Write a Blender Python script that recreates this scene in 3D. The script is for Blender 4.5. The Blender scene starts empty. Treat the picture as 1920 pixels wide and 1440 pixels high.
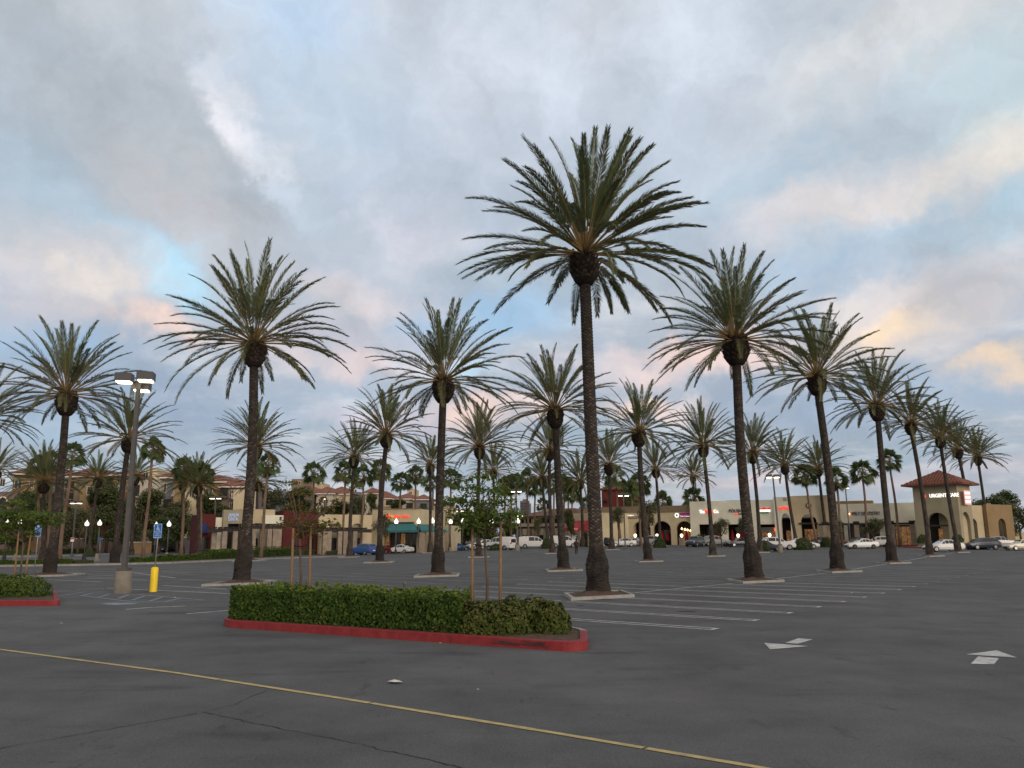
import bpy, bmesh, math, random
from mathutils import Vector, Matrix
R = math.radians
scn = bpy.context.scene
COL = scn.collection
random.seed(7)
# ---------------------------------------------------------------- camera
FPX, H, HORIZ, ROLL = 1500.0, 1.9, 1011.0, 0.0055
pit = math.atan((HORIZ - 720) / FPX)
_r0, _u0 = Vector((1, 0, 0)), Vector((0, -math.sin(pit), math.cos(pit)))
FW = Vector((0, math.cos(pit), math.sin(pit)))
RV = math.cos(ROLL) * _r0 - math.sin(ROLL) * _u0
UV = math.sin(ROLL) * _r0 + math.cos(ROLL) * _u0
cam = bpy.data.cameras.new('camera'); cam.lens = 36 * FPX / 1920; cam.sensor_width = 36
cam.clip_end = 4000; cam.clip_start = 0.1
co = bpy.data.objects.new('camera', cam); COL.objects.link(co)
m = Matrix((RV, UV, -FW)).transposed().to_4x4(); m.translation = (0, 0, H); co.matrix_world = m
scn.camera = co
def ray(px, py): return FW + RV * (px - 960) / FPX + UV * (720 - py) / FPX
def ss(a, b, x):
    t = max(0., min(1., (x - a) / (b - a))); return t * t * (3 - 2 * t)
def gz(x, y):                                   # height of the ground
    return ss(70, 130, y) * (-.35 + .8 * ss(-25, 10, x)) + .3 * ss(118, 136, y) * ss(5, 25, x) + 22 * ss(200, 330, y) * ss(20, -70, x)
def G(px, py):                                  # point of the ground seen at a pixel
    d = ray(px, py); z = 0.
    for _ in range(60):
        t = (z - H) / d.z if d.z < -1e-4 else 300.
        t = min(t, 300.); z = .5 * z + .5 * gz(d.x * t, d.y * t)
    return Vector((d.x * t, d.y * t, gz(d.x * t, d.y * t)))
def at(px, py, Y):
    d = ray(px, py); t = Y / d.y
    return Vector((d.x * t, Y, H + d.z * t))
# ---------------------------------------------------------------- world, sun, exposure
SUN_AZ, SUN_EL = R(146), R(14)                  # azimuth from +Y towards +X
w = bpy.data.worlds.new('World'); scn.world = w; w.use_nodes = True
nt = w.node_tree; N = nt.nodes; L = nt.links; N.clear()
def nd(t, **k):
    n = N.new(t)
    for a, b in k.items(): setattr(n, a, b)
    return n
def mth(op, a, b=None, c=None):
    n = nd('ShaderNodeMath', operation=op)
    for i, v in enumerate((a, b, c)):
        if v is None: continue
        if isinstance(v, (int, float)): n.inputs[i].default_value = v
        else: L.new(v, n.inputs[i])
    return n.outputs[0]
def s2l(c): return tuple(((v / 255 + .055) / 1.055) ** 2.4 if v > 10 else v / 3295 for v in c)
def mixc(f, a, b, blend='MIX'):
    n = nd('ShaderNodeMix', data_type='RGBA', blend_type=blend)
    for s, v in ((0, f), (6, a), (7, b)):
        if isinstance(v, (int, float)): n.inputs[s].default_value = v
        elif isinstance(v, tuple): n.inputs[s].default_value = (*v, 1)
        else: L.new(v, n.inputs[s])
    return n.outputs[2]
def noise(vec, scale, detail=6, rough=.55, dim='3D'):
    n = nd('ShaderNodeTexNoise', noise_dimensions=dim)
    n.inputs['Scale'].default_value = scale; n.inputs['Detail'].default_value = detail; n.inputs['Roughness'].default_value = rough
    L.new(vec, n.inputs['Vector']); return n
def mapr(v, a, b, c, d, smooth=False):
    n = nd('ShaderNodeMapRange', interpolation_type='SMOOTHSTEP' if smooth else 'LINEAR')
    L.new(v, n.inputs[0])
    for i, x in enumerate((a, b, c, d)): n.inputs[i + 1].default_value = x
    return n.outputs[0]
tc = nd('ShaderNodeTexCoord'); D = tc.outputs['Generated']
sx = nd('ShaderNodeSeparateXYZ'); L.new(D, sx.inputs[0])
az = mth('ARCTAN2', sx.outputs[0], sx.outputs[1]); el = mth('ARCSINE', sx.outputs[2])
zz = mth('ADD', mth('MAXIMUM', sx.outputs[2], 0.0), .16)
pl = nd('ShaderNodeCombineXYZ'); L.new(mth('DIVIDE', sx.outputs[0], zz), pl.inputs[0]); L.new(mth('DIVIDE', sx.outputs[1], zz), pl.inputs[1])
ae = nd('ShaderNodeCombineXYZ'); L.new(az, ae.inputs[0]); L.new(el, ae.inputs[1])
def vmath(op, a, b):
    n = nd('ShaderNodeVectorMath', operation=op)
    for i, v in enumerate((a, b)):
        if isinstance(v, tuple): n.inputs[i].default_value = v
        else: L.new(v, n.inputs[i])
    return n.outputs[1 if op == 'LENGTH' else 0]
wn1 = vmath('MULTIPLY', vmath('SUBTRACT', noise(D, 5.5, 5, .55).outputs['Color'], (.5, .5, .5)), (.15, .09, 0))
wn2 = vmath('MULTIPLY', vmath('SUBTRACT', noise(D, 17, 6, .6).outputs['Color'], (.5, .5, .5)), (.12, .08, 0))
AEW = vmath('ADD', vmath('ADD', ae.outputs[0], wn1), wn2)
SK = 1.0
ramp = nd('ShaderNodeValToRGB'); L.new(mapr(el, 0, R(50), 0, 1), ramp.inputs[0])
cr = ramp.color_ramp
stops = [(0, (176, 178, 188)), (.10, (164, 173, 186)), (.22, (168, 178, 192)), (.38, (182, 191, 201)), (.6, (190, 199, 209)), (.8, (200, 208, 215)), (1, (213, 219, 224))]
cr.elements[0].position = 0; cr.elements[1].position = 1
for p_, c_ in stops[1:-1]: cr.elements.new(p_)
for e_, (p_, c_) in zip(cr.elements, stops): e_.position = p_; e_.color = (*s2l(c_), 1)
sky = ramp.outputs[0]
cn = noise(pl.outputs[0], .85, 9, .56).outputs['Fac']
cn2 = noise(pl.outputs[0], 2.6, 8, .6).outputs['Fac']
sky = mixc(mapr(cn, .40, .66, 0, .65, True), sky, s2l((150, 170, 187)))
sky = mixc(mapr(cn2, .46, .70, 0, .6, True), sky, s2l((214, 213, 215)))
fn = mapr(noise(D, 11, 8, .62).outputs['Fac'], .32, .68, .35, 1.25)
# (px, py, rx, ry, tilt deg, rgb, strength) : cloud masses and gaps by their direction in the sky
BL = [
 (130, 110, 330, 150, -25, (182, 184, 188), .8), (60, 330, 170, 110, -15, (162, 176, 188), .7), (300, 330, 330, 150, -38, (172, 179, 187), .85),
 (350, 400, 190, 90, -35, (190, 186, 188), .7), (470, 90, 160, 110, -55, (196, 206, 220), .6), (440, 225, 95, 45, -60, (222, 221, 226), .85),
 (505, 330, 75, 30, -60, (214, 218, 226), .8), (580, 40, 150, 70, 0, (178, 198, 220), .7), (640, 210, 190, 120, -20, (178, 192, 206), .7),
 (900, 80, 260, 140, 0, (200, 204, 215), .8), (820, 330, 260, 130, 0, (186, 193, 206), .6), (1200, 110, 330, 130, 10, (203, 208, 218), .8),
 (1680, 130, 270, 130, 20, (208, 208, 209), .85), (1850, 180, 150, 110, 20, (194, 208, 212), .7), (1520, 290, 330, 75, 16, (176, 190, 203), .8),
 (1790, 330, 300, 62, 22, (216, 209, 203), .85), (1560, 395, 200, 48, 10, (208, 203, 204), .75), (1380, 260, 190, 80, 10, (192, 198, 208), .5),
 (1640, 445, 300, 40, 12, (172, 190, 206), .8), (1880, 400, 90, 60, 25, (178, 202, 216), .75), (1530, 520, 200, 48, 5, (166, 180, 196), .7),
 (1690, 620, 185, 72, 8, (220, 206, 196), .9), (1725, 612, 75, 30, 8, (236, 212, 188), .95), (1660, 560, 120, 40, 12, (204, 199, 200), .8),
 (1850, 555, 130, 70, 15, (190, 190, 196), .7), (1900, 690, 75, 32, 5, (230, 208, 184), .9), (1800, 740, 220, 40, 4, (170, 182, 198), .8),
 (1900, 470, 60, 36, 20, (206, 204, 208), .7), (1780, 880, 260, 22, 3, (192, 186, 192), .7), (1500, 760, 220, 60, 0, (158, 171, 190), .7),
 (290, 500, 90, 45, -20, (170, 204, 222), .85), (310, 540, 80, 32, -15, (172, 206, 224), .8), (60, 370, 110, 28, -15, (180, 194, 206), .4), (200, 425, 110, 34, -22, (178, 194, 208), .5),
 (140, 510, 165, 75, -12, (206, 200, 200), .9), (170, 520, 80, 34, -12, (216, 209, 204), .8), (60, 590, 200, 60, -8, (188, 186, 194), .8), (300, 615, 110, 26, -8, (230, 206, 196), .9),
 (90, 640, 160, 40, 0, (160, 186, 210), .7), (270, 760, 280, 70, 0, (156, 168, 188), .7), (560, 395, 70, 40, -30, (194, 204, 216), .6), (760, 430, 110, 50, -5, (206, 205, 214), .8),
 (700, 520, 190, 46, -10, (192, 196, 208), .6), (690, 565, 150, 40, -10, (212, 204, 206), .8), (640, 640, 200, 50, -8, (198, 194, 202), .7), (630, 690, 130, 34, -6, (216, 202, 202), .8), (740, 700, 50, 22, 0, (224, 204, 202), .8),
 (960, 600, 130, 60, 10, (164, 190, 214), .8), (850, 620, 100, 60, 0, (166, 190, 214), .6), (830, 700, 110, 24, 0, (188, 212, 228), .8), (1270, 670, 230, 42, 4, (220, 204, 202), .9), (1340, 650, 110, 30, 0, (232, 210, 204), .7), (1000, 700, 90, 22, 0, (206, 200, 206), .7),
 (900, 770, 150, 26, 0, (224, 204, 198), .9), (1220, 760, 110, 24, 0, (226, 206, 200), .8), (720, 800, 180, 30, 0, (196, 190, 200), .7), (90, 800, 120, 26, 0, (178, 196, 214), .7), (400, 870, 130, 22, 0, (186, 182, 192), .7),
 (1370, 910, 130, 18, 0, (208, 192, 194), .7), (1100, 300, 330, 120, 5, (190, 196, 208), .5), (1330, 480, 160, 60, 5, (182, 190, 203), .5),
]
for (px, py, rx, ry, tilt, rgb, st) in BL:
    d = ray(px, py).normalized(); a0, e0 = math.atan2(d.x, d.y), math.asin(d.z)
    mp = nd('ShaderNodeMapping', vector_type='TEXTURE')
    mp.inputs['Location'].default_value = (a0, e0, 0); mp.inputs['Rotation'].default_value = (0, 0, R(tilt))
    mp.inputs['Scale'].default_value = (rx / FPX * 1.15 / max(.6, math.cos(e0)), ry / FPX * 1.25, 1); L.new(AEW, mp.inputs[0])
    f = mapr(vmath('LENGTH', mp.outputs[0], (0, 0, 0)), 1.15, .15, 0, st, True)
    rgb = tuple(min(250, 190 + (c - 190) * 1.42 + o) for c, o in zip(rgb, (1, 1, -1)))
    sky = mixc(mth('MINIMUM', mth('MULTIPLY', f, fn), 1.0), sky, s2l(rgb))
# fine streaking in the cloud
fine = mth('MULTIPLY', mapr(noise(AEW, 11, 9, .62).outputs['Fac'], .3, .7, .92, 1.08), mapr(noise(AEW, 5.2, 7, .62).outputs['Fac'], .34, .66, .89, 1.10))
sc_ = nd('ShaderNodeVectorMath', operation='SCALE'); L.new(sky, sc_.inputs[0])
back = mapr(sx.outputs[1], .1, -.6, 0, .8, True)          # unseen half of the sky behind the photographer, brightened and warmed to light facades
L.new(mth('MULTIPLY', fine, 10.0 * SK), sc_.inputs['Scale'])
nis = nd('ShaderNodeTexSky', sky_type='NISHITA', sun_disc=False, sun_elevation=SUN_EL, sun_rotation=SUN_AZ)
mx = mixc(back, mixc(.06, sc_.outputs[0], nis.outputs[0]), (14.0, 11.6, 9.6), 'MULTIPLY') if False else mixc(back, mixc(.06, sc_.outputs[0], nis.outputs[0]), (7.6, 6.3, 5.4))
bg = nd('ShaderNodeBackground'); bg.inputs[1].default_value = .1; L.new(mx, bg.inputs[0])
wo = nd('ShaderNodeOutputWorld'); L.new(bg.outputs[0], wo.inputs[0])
sl = bpy.data.lights.new('sun', 'SUN'); sl.energy = 1.5; sl.angle = R(30); sl.color = (1, .86, .72)
so = bpy.data.objects.new('sun', sl); COL.objects.link(so)
so.rotation_euler = (math.pi / 2 - SUN_EL, 0, math.pi - SUN_AZ)
vs = scn.view_settings; vs.view_transform = 'Standard'; vs.look = 'None'; vs.exposure = .22; vs.gamma = 1
# ---------------------------------------------------------------- materials
MATS = {}
def mat(name, col, rough=.8, var=.25, scale=6., bump=0., metal=0., emit=0., fine=0., trans=0., attr=None, attr_col=None, spec=.3, col2=None):
    if name in MATS: return MATS[name]
    M = bpy.data.materials.new(name); M.use_nodes = True; MATS[name] = M
    t = M.node_tree; b = t.nodes['Principled BSDF']; ln = t.links.new
    tcn = t.nodes.new('ShaderNodeTexCoord'); v = tcn.outputs['Object']
    nz = t.nodes.new('ShaderNodeTexNoise'); nz.inputs['Scale'].default_value = scale; nz.inputs['Detail'].default_value = 6; nz.inputs['Roughness'].default_value = .65
    ln(v, nz.inputs['Vector'])
    mr = t.nodes.new('ShaderNodeMapRange'); mr.inputs[1].default_value = .28; mr.inputs[2].default_value = .72; ln(nz.outputs['Fac'], mr.inputs[0])
    mxn = t.nodes.new('ShaderNodeMix'); mxn.data_type = 'RGBA'; ln(mr.outputs[0], mxn.inputs[0])
    c2 = col2 or tuple(min(1, c * (1 + var)) for c in col)
    mxn.inputs[6].default_value = (*[c * (1 - var) for c in col], 1) if not col2 else (*col, 1); mxn.inputs[7].default_value = (*c2, 1)
    out = mxn.outputs[2]
    if attr:
        an = t.nodes.new('ShaderNodeAttribute'); an.attribute_name = attr
        m2 = t.nodes.new('ShaderNodeMix'); m2.data_type = 'RGBA'; ln(an.outputs['Fac'], m2.inputs[0]); ln(out, m2.inputs[6]); m2.inputs[7].default_value = (*attr_col, 1); out = m2.outputs[2]
    ln(out, b.inputs['Base Color']); b.inputs['Roughness'].default_value = rough
    if trans: spec = .12
    b.inputs['Roughness'].default_value = rough; b.inputs['Metallic'].default_value = metal
    b.inputs['Specular IOR Level'].default_value = spec
    if bump:
        nb = t.nodes.new('ShaderNodeTexNoise'); nb.inputs['Scale'].default_value = fine or scale * 6; nb.inputs['Detail'].default_value = 4; ln(v, nb.inputs['Vector'])
        bp = t.nodes.new('ShaderNodeBump'); bp.inputs['Strength'].default_value = bump; bp.inputs['Distance'].default_value = .02; ln(nb.outputs['Fac'], bp.inputs['Height']); ln(bp.outputs[0], b.inputs['Normal'])
    if emit:
        b.inputs['Emission Color'].default_value = (*col, 1)
        if var: ln(out, b.inputs['Emission Color'])
        b.inputs['Emission Strength'].default_value = emit
    if trans:
        tr = t.nodes.new('ShaderNodeBsdfTranslucent'); ln(out, tr.inputs[0]); ms = t.nodes.new('ShaderNodeMixShader'); ms.inputs[0].default_value = trans
        o = t.nodes['Material Output']; ln(b.outputs[0], ms.inputs[1]); ln(tr.outputs[0], ms.inputs[2]); ln(ms.outputs[0], o.inputs[0])
    return M
leaf_date = mat('date_leaf', (.100, .142, .066), .55, .3, 1.2, trans=.34, attr='tint', attr_col=(.21, .175, .085))
petiole = mat('petiole', (.22, .15, .055), .6, .3, 2, attr='tint', attr_col=(.20, .13, .06))
boot_m = mat('cut_petiole_boot', (.018, .013, .010), .9, .5, 5, bump=.4, attr='tint', attr_col=(.12, .085, .06))
bark = mat('date_bark', (.029, .024, .021), .95, .5, 2.2, bump=.6, fine=30, attr='tint', attr_col=(.16, .13, .105))
bark_fan = mat('fan_palm_bark', (.17, .115, .08), .95, .35, 1.2, bump=.4, fine=14)
leaf_fan = mat('fan_leaf', (.050, .085, .035), .5, .35, .8, trans=.2, attr='tint', attr_col=(.10, .12, .045))
straw = mat('dead_frond', (.16, .11, .06), .95, .3, 3)
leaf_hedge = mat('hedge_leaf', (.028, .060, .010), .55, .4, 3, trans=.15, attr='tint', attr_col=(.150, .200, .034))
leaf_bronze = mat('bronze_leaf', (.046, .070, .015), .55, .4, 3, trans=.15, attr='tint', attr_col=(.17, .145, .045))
leaf_tree = mat('tree_leaf', (.052, .100, .020), .5, .4, 1.2, trans=.25, attr='tint', attr_col=(.12, .15, .03))
leaf_maple = mat('reddish_leaf', (.080, .085, .022), .5, .4, 1.2, trans=.25, attr='tint', attr_col=(.19, .085, .03))
leaf_dark = mat('dark_tree_leaf', (.040, .065, .022), .6, .4, .4, trans=.12, attr='tint', attr_col=(.10, .11, .045))
leaf_olive = mat('olive_tree_leaf', (.075, .090, .045), .6, .35, .4, trans=.15, attr='tint', attr_col=(.13, .13, .065))
wood = mat('twig_bark', (.10, .075, .055), .9, .3, 8)
stake_m = mat('lodgepole_stake', (.21, .13, .065), .8, .25, 9)
rubber = mat('black_rubber', (.012, .012, .013), .7, .2, 9)
mulch = mat('mulch', (.085, .052, .036), .95, .5, 9, bump=.8, fine=40)
kerb_m = mat('kerb_concrete', (.27, .27, .25), .9, .32, 2.2, bump=.2)
conc = mat('rough_concrete', (.24, .22, .185), .92, .3, 2.2, bump=.35, fine=22, col2=(.14, .122, .10))
red_paint = mat('red_kerb_paint', (.165, .013, .016), .65, .25, 6, bump=.3, fine=60, col2=(.25, .028, .030))
scuff = mat('tyre_scuff', (.045, .035, .035), .8, .4, 12)
steel = mat('painted_steel', (.095, .092, .088), .55, .2, 2, metal=.2)
galv = mat('galvanised_steel', (.32, .33, .33), .45, .15, 8, metal=.6)
yel = mat('yellow_bollard_paint', (.80, .56, .02), .45, .12, 3)
lamp_lens = mat('lamp_lens', (1, .86, .58), .4, 0, emit=7.)
globe_m = mat('acorn_globe', (1, .93, .80), .4, 0, emit=1.05)
blackm = mat('dark_metal', (.022, .022, .024), .5, .2, 6, metal=.2)
white_p = mat('white_road_paint', (.60, .60, .57), .8, .2, 5, col2=(.24, .24, .235))
faint_p = mat('worn_road_paint', (.33, .33, .32), .85, .2, .6, col2=(.18, .18, .175))
blue_p = mat('blue_road_paint', (.22, .28, .33), .8, .25, 4, col2=(.13, .155, .18))
yellow_p = mat('yellow_road_paint', (.52, .39, .14), .8, .25, 7, col2=(.27, .225, .13))
crack_m = mat('crack_tar', (.018, .017, .017), .9, .2, 9)
# ---- asphalt
def asphalt():
    M = bpy.data.materials.new('asphalt'); M.use_nodes = True; t = M.node_tree; b = t.nodes['Principled BSDF']; ln = t.links.new
    tcn = t.nodes.new('ShaderNodeTexCoord'); v = tcn.outputs['Object']
    def nz(s, d, r, sc=(1, 1, 1)):
        mp = t.nodes.new('ShaderNodeMapping'); mp.inputs['Scale'].default_value = sc; ln(v, mp.inputs[0])
        n = t.nodes.new('ShaderNodeTexNoise'); n.inputs['Scale'].default_value = s; n.inputs['Detail'].default_value = d; n.inputs['Roughness'].default_value = r; ln(mp.outputs[0], n.inputs[0]); return n.outputs['Fac']
    def mr(f, a, b_, c, d_):
        n = t.nodes.new('ShaderNodeMapRange'); ln(f, n.inputs[0])
        for i, x in enumerate((a, b_, c, d_)): n.inputs[i + 1].default_value = x
        return n.outputs[0]
    def mul(a, b_):
        n = t.nodes.new('ShaderNodeMath'); n.operation = 'MULTIPLY'; ln(a, n.inputs[0]); ln(b_, n.inputs[1]); return n.outputs[0]
    val = mul(mr(nz(.12, 4, .55), .3, .7, .85, 1.15), mr(nz(.55, 7, .65), .3, .7, .72, 1.25))
    val = mul(val, mr(nz(1.0, 4, .6, (.25, 1.1, 1)), .58, .68, 1, .74)); val = mul(val, mr(nz(7, 2, .5), .70, .76, 1, .62))
    val = mul(val, mr(nz(75, 3, .8), .32, .68, .50, 1.5)); val = mul(val, mr(nz(26, 4, .75), .3, .7, .80, 1.2))
    val = mul(val, mr(nz(2.2, 5, .7, (1, .35, 1)), .60, .72, 1, .62))       # oil and tyre stains
    val = mul(val, mr(nz(160, 1, .5), .66, .72, 1, 2.3))                     # pale aggregate
    rm = t.nodes.new('ShaderNodeMix'); rm.data_type = 'RGBA'; ln(mr(nz(.35, 3, .5), .35, .65, 0, 1), rm.inputs[0])
    rm.inputs[6].default_value = (.086, .083, .082, 1); rm.inputs[7].default_value = (.081, .082, .0845, 1)
    sc = t.nodes.new('ShaderNodeVectorMath'); sc.operation = 'SCALE'; ln(rm.outputs[2], sc.inputs[0]); ln(val, sc.inputs['Scale'])
    ln(sc.outputs[0], b.inputs['Base Color']); b.inputs['Roughness'].default_value = .88; b.inputs['Specular IOR Level'].default_value = .25
    bp = t.nodes.new('ShaderNodeBump'); bp.inputs['Strength'].default_value = .5; bp.inputs['Distance'].default_value = .006; ln(nz(110, 3, .7), bp.inputs['Height']); ln(bp.outputs[0], b.inputs['Normal'])
    return M
asph = asphalt()
# ---------------------------------------------------------------- mesh helpers
class MB:
    def __init__(s): s.v = []; s.f = []; s.mi = []; s.t = []; s.cur = 0; s.tint = 0.; s.sm = []
    def add(s, vs, fs, smooth=False, tints=None):
        o = len(s.v); s.v += [tuple(x) for x in vs]; s.t += tints or [s.tint] * len(vs)
        for f in fs: s.f.append([o + i for i in f]); s.mi.append(s.cur); s.sm.append(smooth)
    def box(s, x0, x1, y0, y1, z0, z1):
        s.add([(x0, y0, z0), (x1, y0, z0), (x1, y1, z0), (x0, y1, z0), (x0, y0, z1), (x1, y0, z1), (x1, y1, z1), (x0, y1, z1)],
              [(3, 2, 1, 0), (4, 5, 6, 7), (0, 1, 5, 4), (1, 2, 6, 5), (2, 3, 7, 6), (3, 0, 4, 7)])
    def prism(s, pts, z0, z1, zf=None):          # outline anticlockwise
        n = len(pts); g = zf or (lambda x, y: 0.)
        s.add([(x, y, g(x, y) + z0) for x, y in pts] + [(x, y, g(x, y) + z1) for x, y in pts],
              [tuple(range(n - 1, -1, -1)), tuple(range(n, 2 * n))] + [(i, (i + 1) % n, n + (i + 1) % n, n + i) for i in range(n)])
    def tube(s, pts, rads, n=8, cap=True, smooth=True):
        vs = []; P = [Vector(p) for p in pts]
        for i, p in enumerate(P):
            t = (P[min(i + 1, len(P) - 1)] - P[max(i - 1, 0)]).normalized()
            a = t.orthogonal().normalized() if i == 0 else (a - t * a.dot(t)).normalized()
            b = t.cross(a); r = rads[i] if isinstance(rads, (list, tuple)) else rads
            vs += [p + (a * math.cos(k * 2 * math.pi / n) + b * math.sin(k * 2 * math.pi / n)) * r for k in range(n)]
        fs = [(i * n + k, i * n + (k + 1) % n, (i + 1) * n + (k + 1) % n, (i + 1) * n + k) for i in range(len(P) - 1) for k in range(n)]
        s.add(vs, fs, smooth)
        if cap:
            o = len(s.v) - len(vs)
            for f in (list(range(n))[::-1], [(len(P) - 1) * n + k for k in range(n)]): s.f.append([o + i for i in f]); s.mi.append(s.cur); s.sm.append(False)
    def lathe(s, prof, n=16, c=(0, 0, 0), smooth=True):   # prof: (r, z)
        vs = [(c[0] + r * math.cos(k * 2 * math.pi / n), c[1] + r * math.sin(k * 2 * math.pi / n), c[2] + z) for r, z in prof for k in range(n)]
        s.add(vs, [(i * n + k, i * n + (k + 1) % n, (i + 1) * n + (k + 1) % n, (i + 1) * n + k) for i in range(len(prof) - 1) for k in range(n)], smooth)
    def mesh(s, name, mats):
        me = bpy.data.meshes.new(name); me.from_pydata(s.v, [], s.f); me.update()
        for m_ in (mats if isinstance(mats, (list, tuple)) else [mats]): me.materials.append(m_)
        me.polygons.foreach_set('material_index', s.mi); me.polygons.foreach_set('use_smooth', s.sm)
        if any(s.t):
            ca = me.color_attributes.new('tint', 'FLOAT_COLOR', 'POINT'); buf = []
            for t in s.t: buf += (t, t, t, 1.)
            ca.data.foreach_set('color', buf)
        return me
    def build(s, name, mats, parent=None, loc=None): return link(name, s.mesh(name, mats), parent, loc)
def link(name, data, parent=None, loc=None):
    o = bpy.data.objects.new(name, data); COL.objects.link(o)
    if parent: o.parent = parent
    if loc is not None: o.location = loc
    return o
def tag(o, label, cat, group=None):
    o['label'] = label; o['category'] = cat
    if group: o['group'] = group
    return o
def thing(name, label, cat, loc=(0, 0, 0), rz=0., group=None):
    o = link(name, None, None, loc); o.rotation_euler = (0, 0, rz); o.empty_display_size = .2
    return tag(o, label, cat, group)
def struct(o): o['kind'] = 'structure'; return o
def dup(src, loc, rz=0., sc=1., label=None):
    c = src.copy(); COL.objects.link(c); c.location = loc; c.rotation_euler = (0, 0, rz); c.scale = (sc, sc, sc) if isinstance(sc, (int, float)) else sc
    if label: c['label'] = label
    for ch in src.children:
        k = ch.copy(); COL.objects.link(k); k.parent = c
        for g in ch.children:
            q = g.copy(); COL.objects.link(q); q.parent = k
    return c
def rnd(a, b): return random.uniform(a, b)
E1 = Vector((.63, .777, 0)); NV = Vector((.777, -.63, 0))       # along the palm rows / across them
# ---------------------------------------------------------------- ground
b = MB(); xs = [-900, -500, -300, -220, -180] + [-150 + 2.5 * i for i in range(121)] + [180, 220, 300, 500, 900]
ys = [-300, -120, -60] + [-25 + 2.5 * i for i in range(103)] + [240, 250, 260, 270, 280, 290, 300, 310, 330, 360, 500, 900, 2500]
b.add([(x, y, gz(x, y)) for y in ys for x in xs], [(j * len(xs) + i, j * len(xs) + i + 1, (j + 1) * len(xs) + i + 1, (j + 1) * len(xs) + i) for j in range(len(ys) - 1) for i in range(len(xs) - 1)], True)
struct(b.build('car_park_ground', asph))
def strip(mb, p, q, wd, lift=.006):                 # a painted line between two ground points
    p, q = Vector((p[0], p[1], 0)), Vector((q[0], q[1], 0)); d = (q - p); n = max(1, int(d.length / 2)); s = d.normalized().cross(Vector((0, 0, 1))) * wd / 2
    vs = []
    for i in range(n + 1):
        c = p + d * i / n
        for k in (s, -s): vs.append((c.x + k.x, c.y + k.y, gz(c.x + k.x, c.y + k.y) + lift))
    mb.add(vs, [(2 * i, 2 * i + 1, 2 * i + 3, 2 * i + 2)[::-1] for i in range(n)])
def marking(name, mb, m): return struct(mb.build(name, m))
# yellow line across the foreground, broken at the cracks
b = MB(); yl = [(-60, 1209), (0, 1218), (330, 1262), (640, 1310), (1040, 1375), (1260, 1412), (1460, 1446), (1700, 1490)]
pts = [G(*p_) for p_ in yl]
seg = []
for p_, q_ in zip(pts, pts[1:]):
    n = max(2, int((q_ - p_).length / .25))
    for i in range(n): seg.append((p_.lerp(q_, i / n), p_.lerp(q_, (i + 1) / n)))
for i, (p_, q_) in enumerate(seg):
    if random.random() < .04: q_ = p_.lerp(q_, .88)
    strip(b, p_, q_, .085 + rnd(-.008, .008))
marking('yellow_lane_line', b, yellow_p)
def crack(px, wd, amp=.02):
    b = MB(); P = [G(*q) for q in px]; out = []
    for p_, q_ in zip(P, P[1:]):
        n = max(2, int((q_ - p_).length / .07))
        out += [p_.lerp(q_, i / n) + Vector((rnd(-amp, amp), rnd(-amp, amp), 0)) for i in range(n)]
    vs = []
    for i, c in enumerate(out):
        d = (out[min(i + 1, len(out) - 1)] - out[max(0, i - 1)]).normalized(); s = Vector((-d.y, d.x, 0)) * wd * rnd(.25, 1)
        vs += [(c.x + s.x, c.y + s.y, c.z + .005), (c.x - s.x, c.y - s.y, c.z + .005)]
    b.add(vs, [(2 * i + 1, 2 * i + 3, 2 * i + 2, 2 * i) for i in range(len(out) - 1)])
    marking('pavement_crack', b, crack_m)
crack([(-60, 1417), (0, 1404), (140, 1379), (383, 1336)], .007)
crack([(383, 1336), (480, 1357), (640, 1389), (873, 1441), (1000, 1470)], .009)
crack([(383, 1336), (440, 1322), (470, 1308), (506, 1292)], .005)
crack([(1000, 1288), (1120, 1285), (1260, 1280)], .004, .03); crack([(640, 1274), (690, 1268), (705, 1264)], .004, .03)
# arrows, in two pieces each
def patch(name, px, m):
    b = MB(); P = [G(*q) for q in px]
    b.add([(p_.x, p_.y, p_.z + .006) for p_ in P], [tuple(range(len(P)))]); o = marking(name, b, m)
    if o.data.polygons[0].normal.z < 0: o.data.flip_normals()
patch('arrow_marking', [(1433, 1206), (1440, 1206.5), (1515, 1212), (1444, 1218)], white_p)
patch('arrow_marking', [(1472, 1206), (1497, 1197.3), (1523.5, 1199.5), (1496, 1207.5)], white_p)
patch('arrow_marking', [(1811, 1227.5), (1869, 1220), (1907, 1233.5)], white_p)
patch('arrow_marking', [(1820, 1245.5), (1834, 1231.5), (1873, 1235), (1864, 1246)], white_p)
# ---------------------------------------------------------------- parking rows
ROWS = [  # spine pixels (palm bases) of each row
 [(1122, 1118), (1415, 1090), (1571, 1072), (1673, 1056), (1744, 1043), (1795, 1036)],
 [(452, 1095), (821, 1080), (1057, 1070), (1216, 1053), (1337, 1043), (1425, 1033)],
 [(92, 1080), (468, 1062), (712, 1055), (898, 1045), (1036, 1038), (1147, 1031)]]
e_ = Vector((math.cos(R(51.8)), math.sin(R(51.8)), 0)); n_ = Vector((e_.y, -e_.x, 0))
def hairpin(tip, d, ln_, m_, hw=.15):          # a double stall line closed at its outer end
    b = MB(); q = tip + d * ln_; o = Vector((d.y, -d.x, 0))
    for k in (hw, -hw): strip(b, tip + o * k, q + o * k, .085)
    strip(b, tip + o * (hw + .04) + d * .05, tip - o * (hw + .04) + d * .05, .1, .0064); marking('stall_line', b, m_)
T0 = G(1343, 1180)
for k in range(19):
    tp = T0 + e_ * (2.29 * k); hairpin(tp, -n_, 6.9, white_p if k < 9 else faint_p); hairpin(tp - n_ * 14.2, n_, 6.9, white_p if k < 7 else faint_p)
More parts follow.
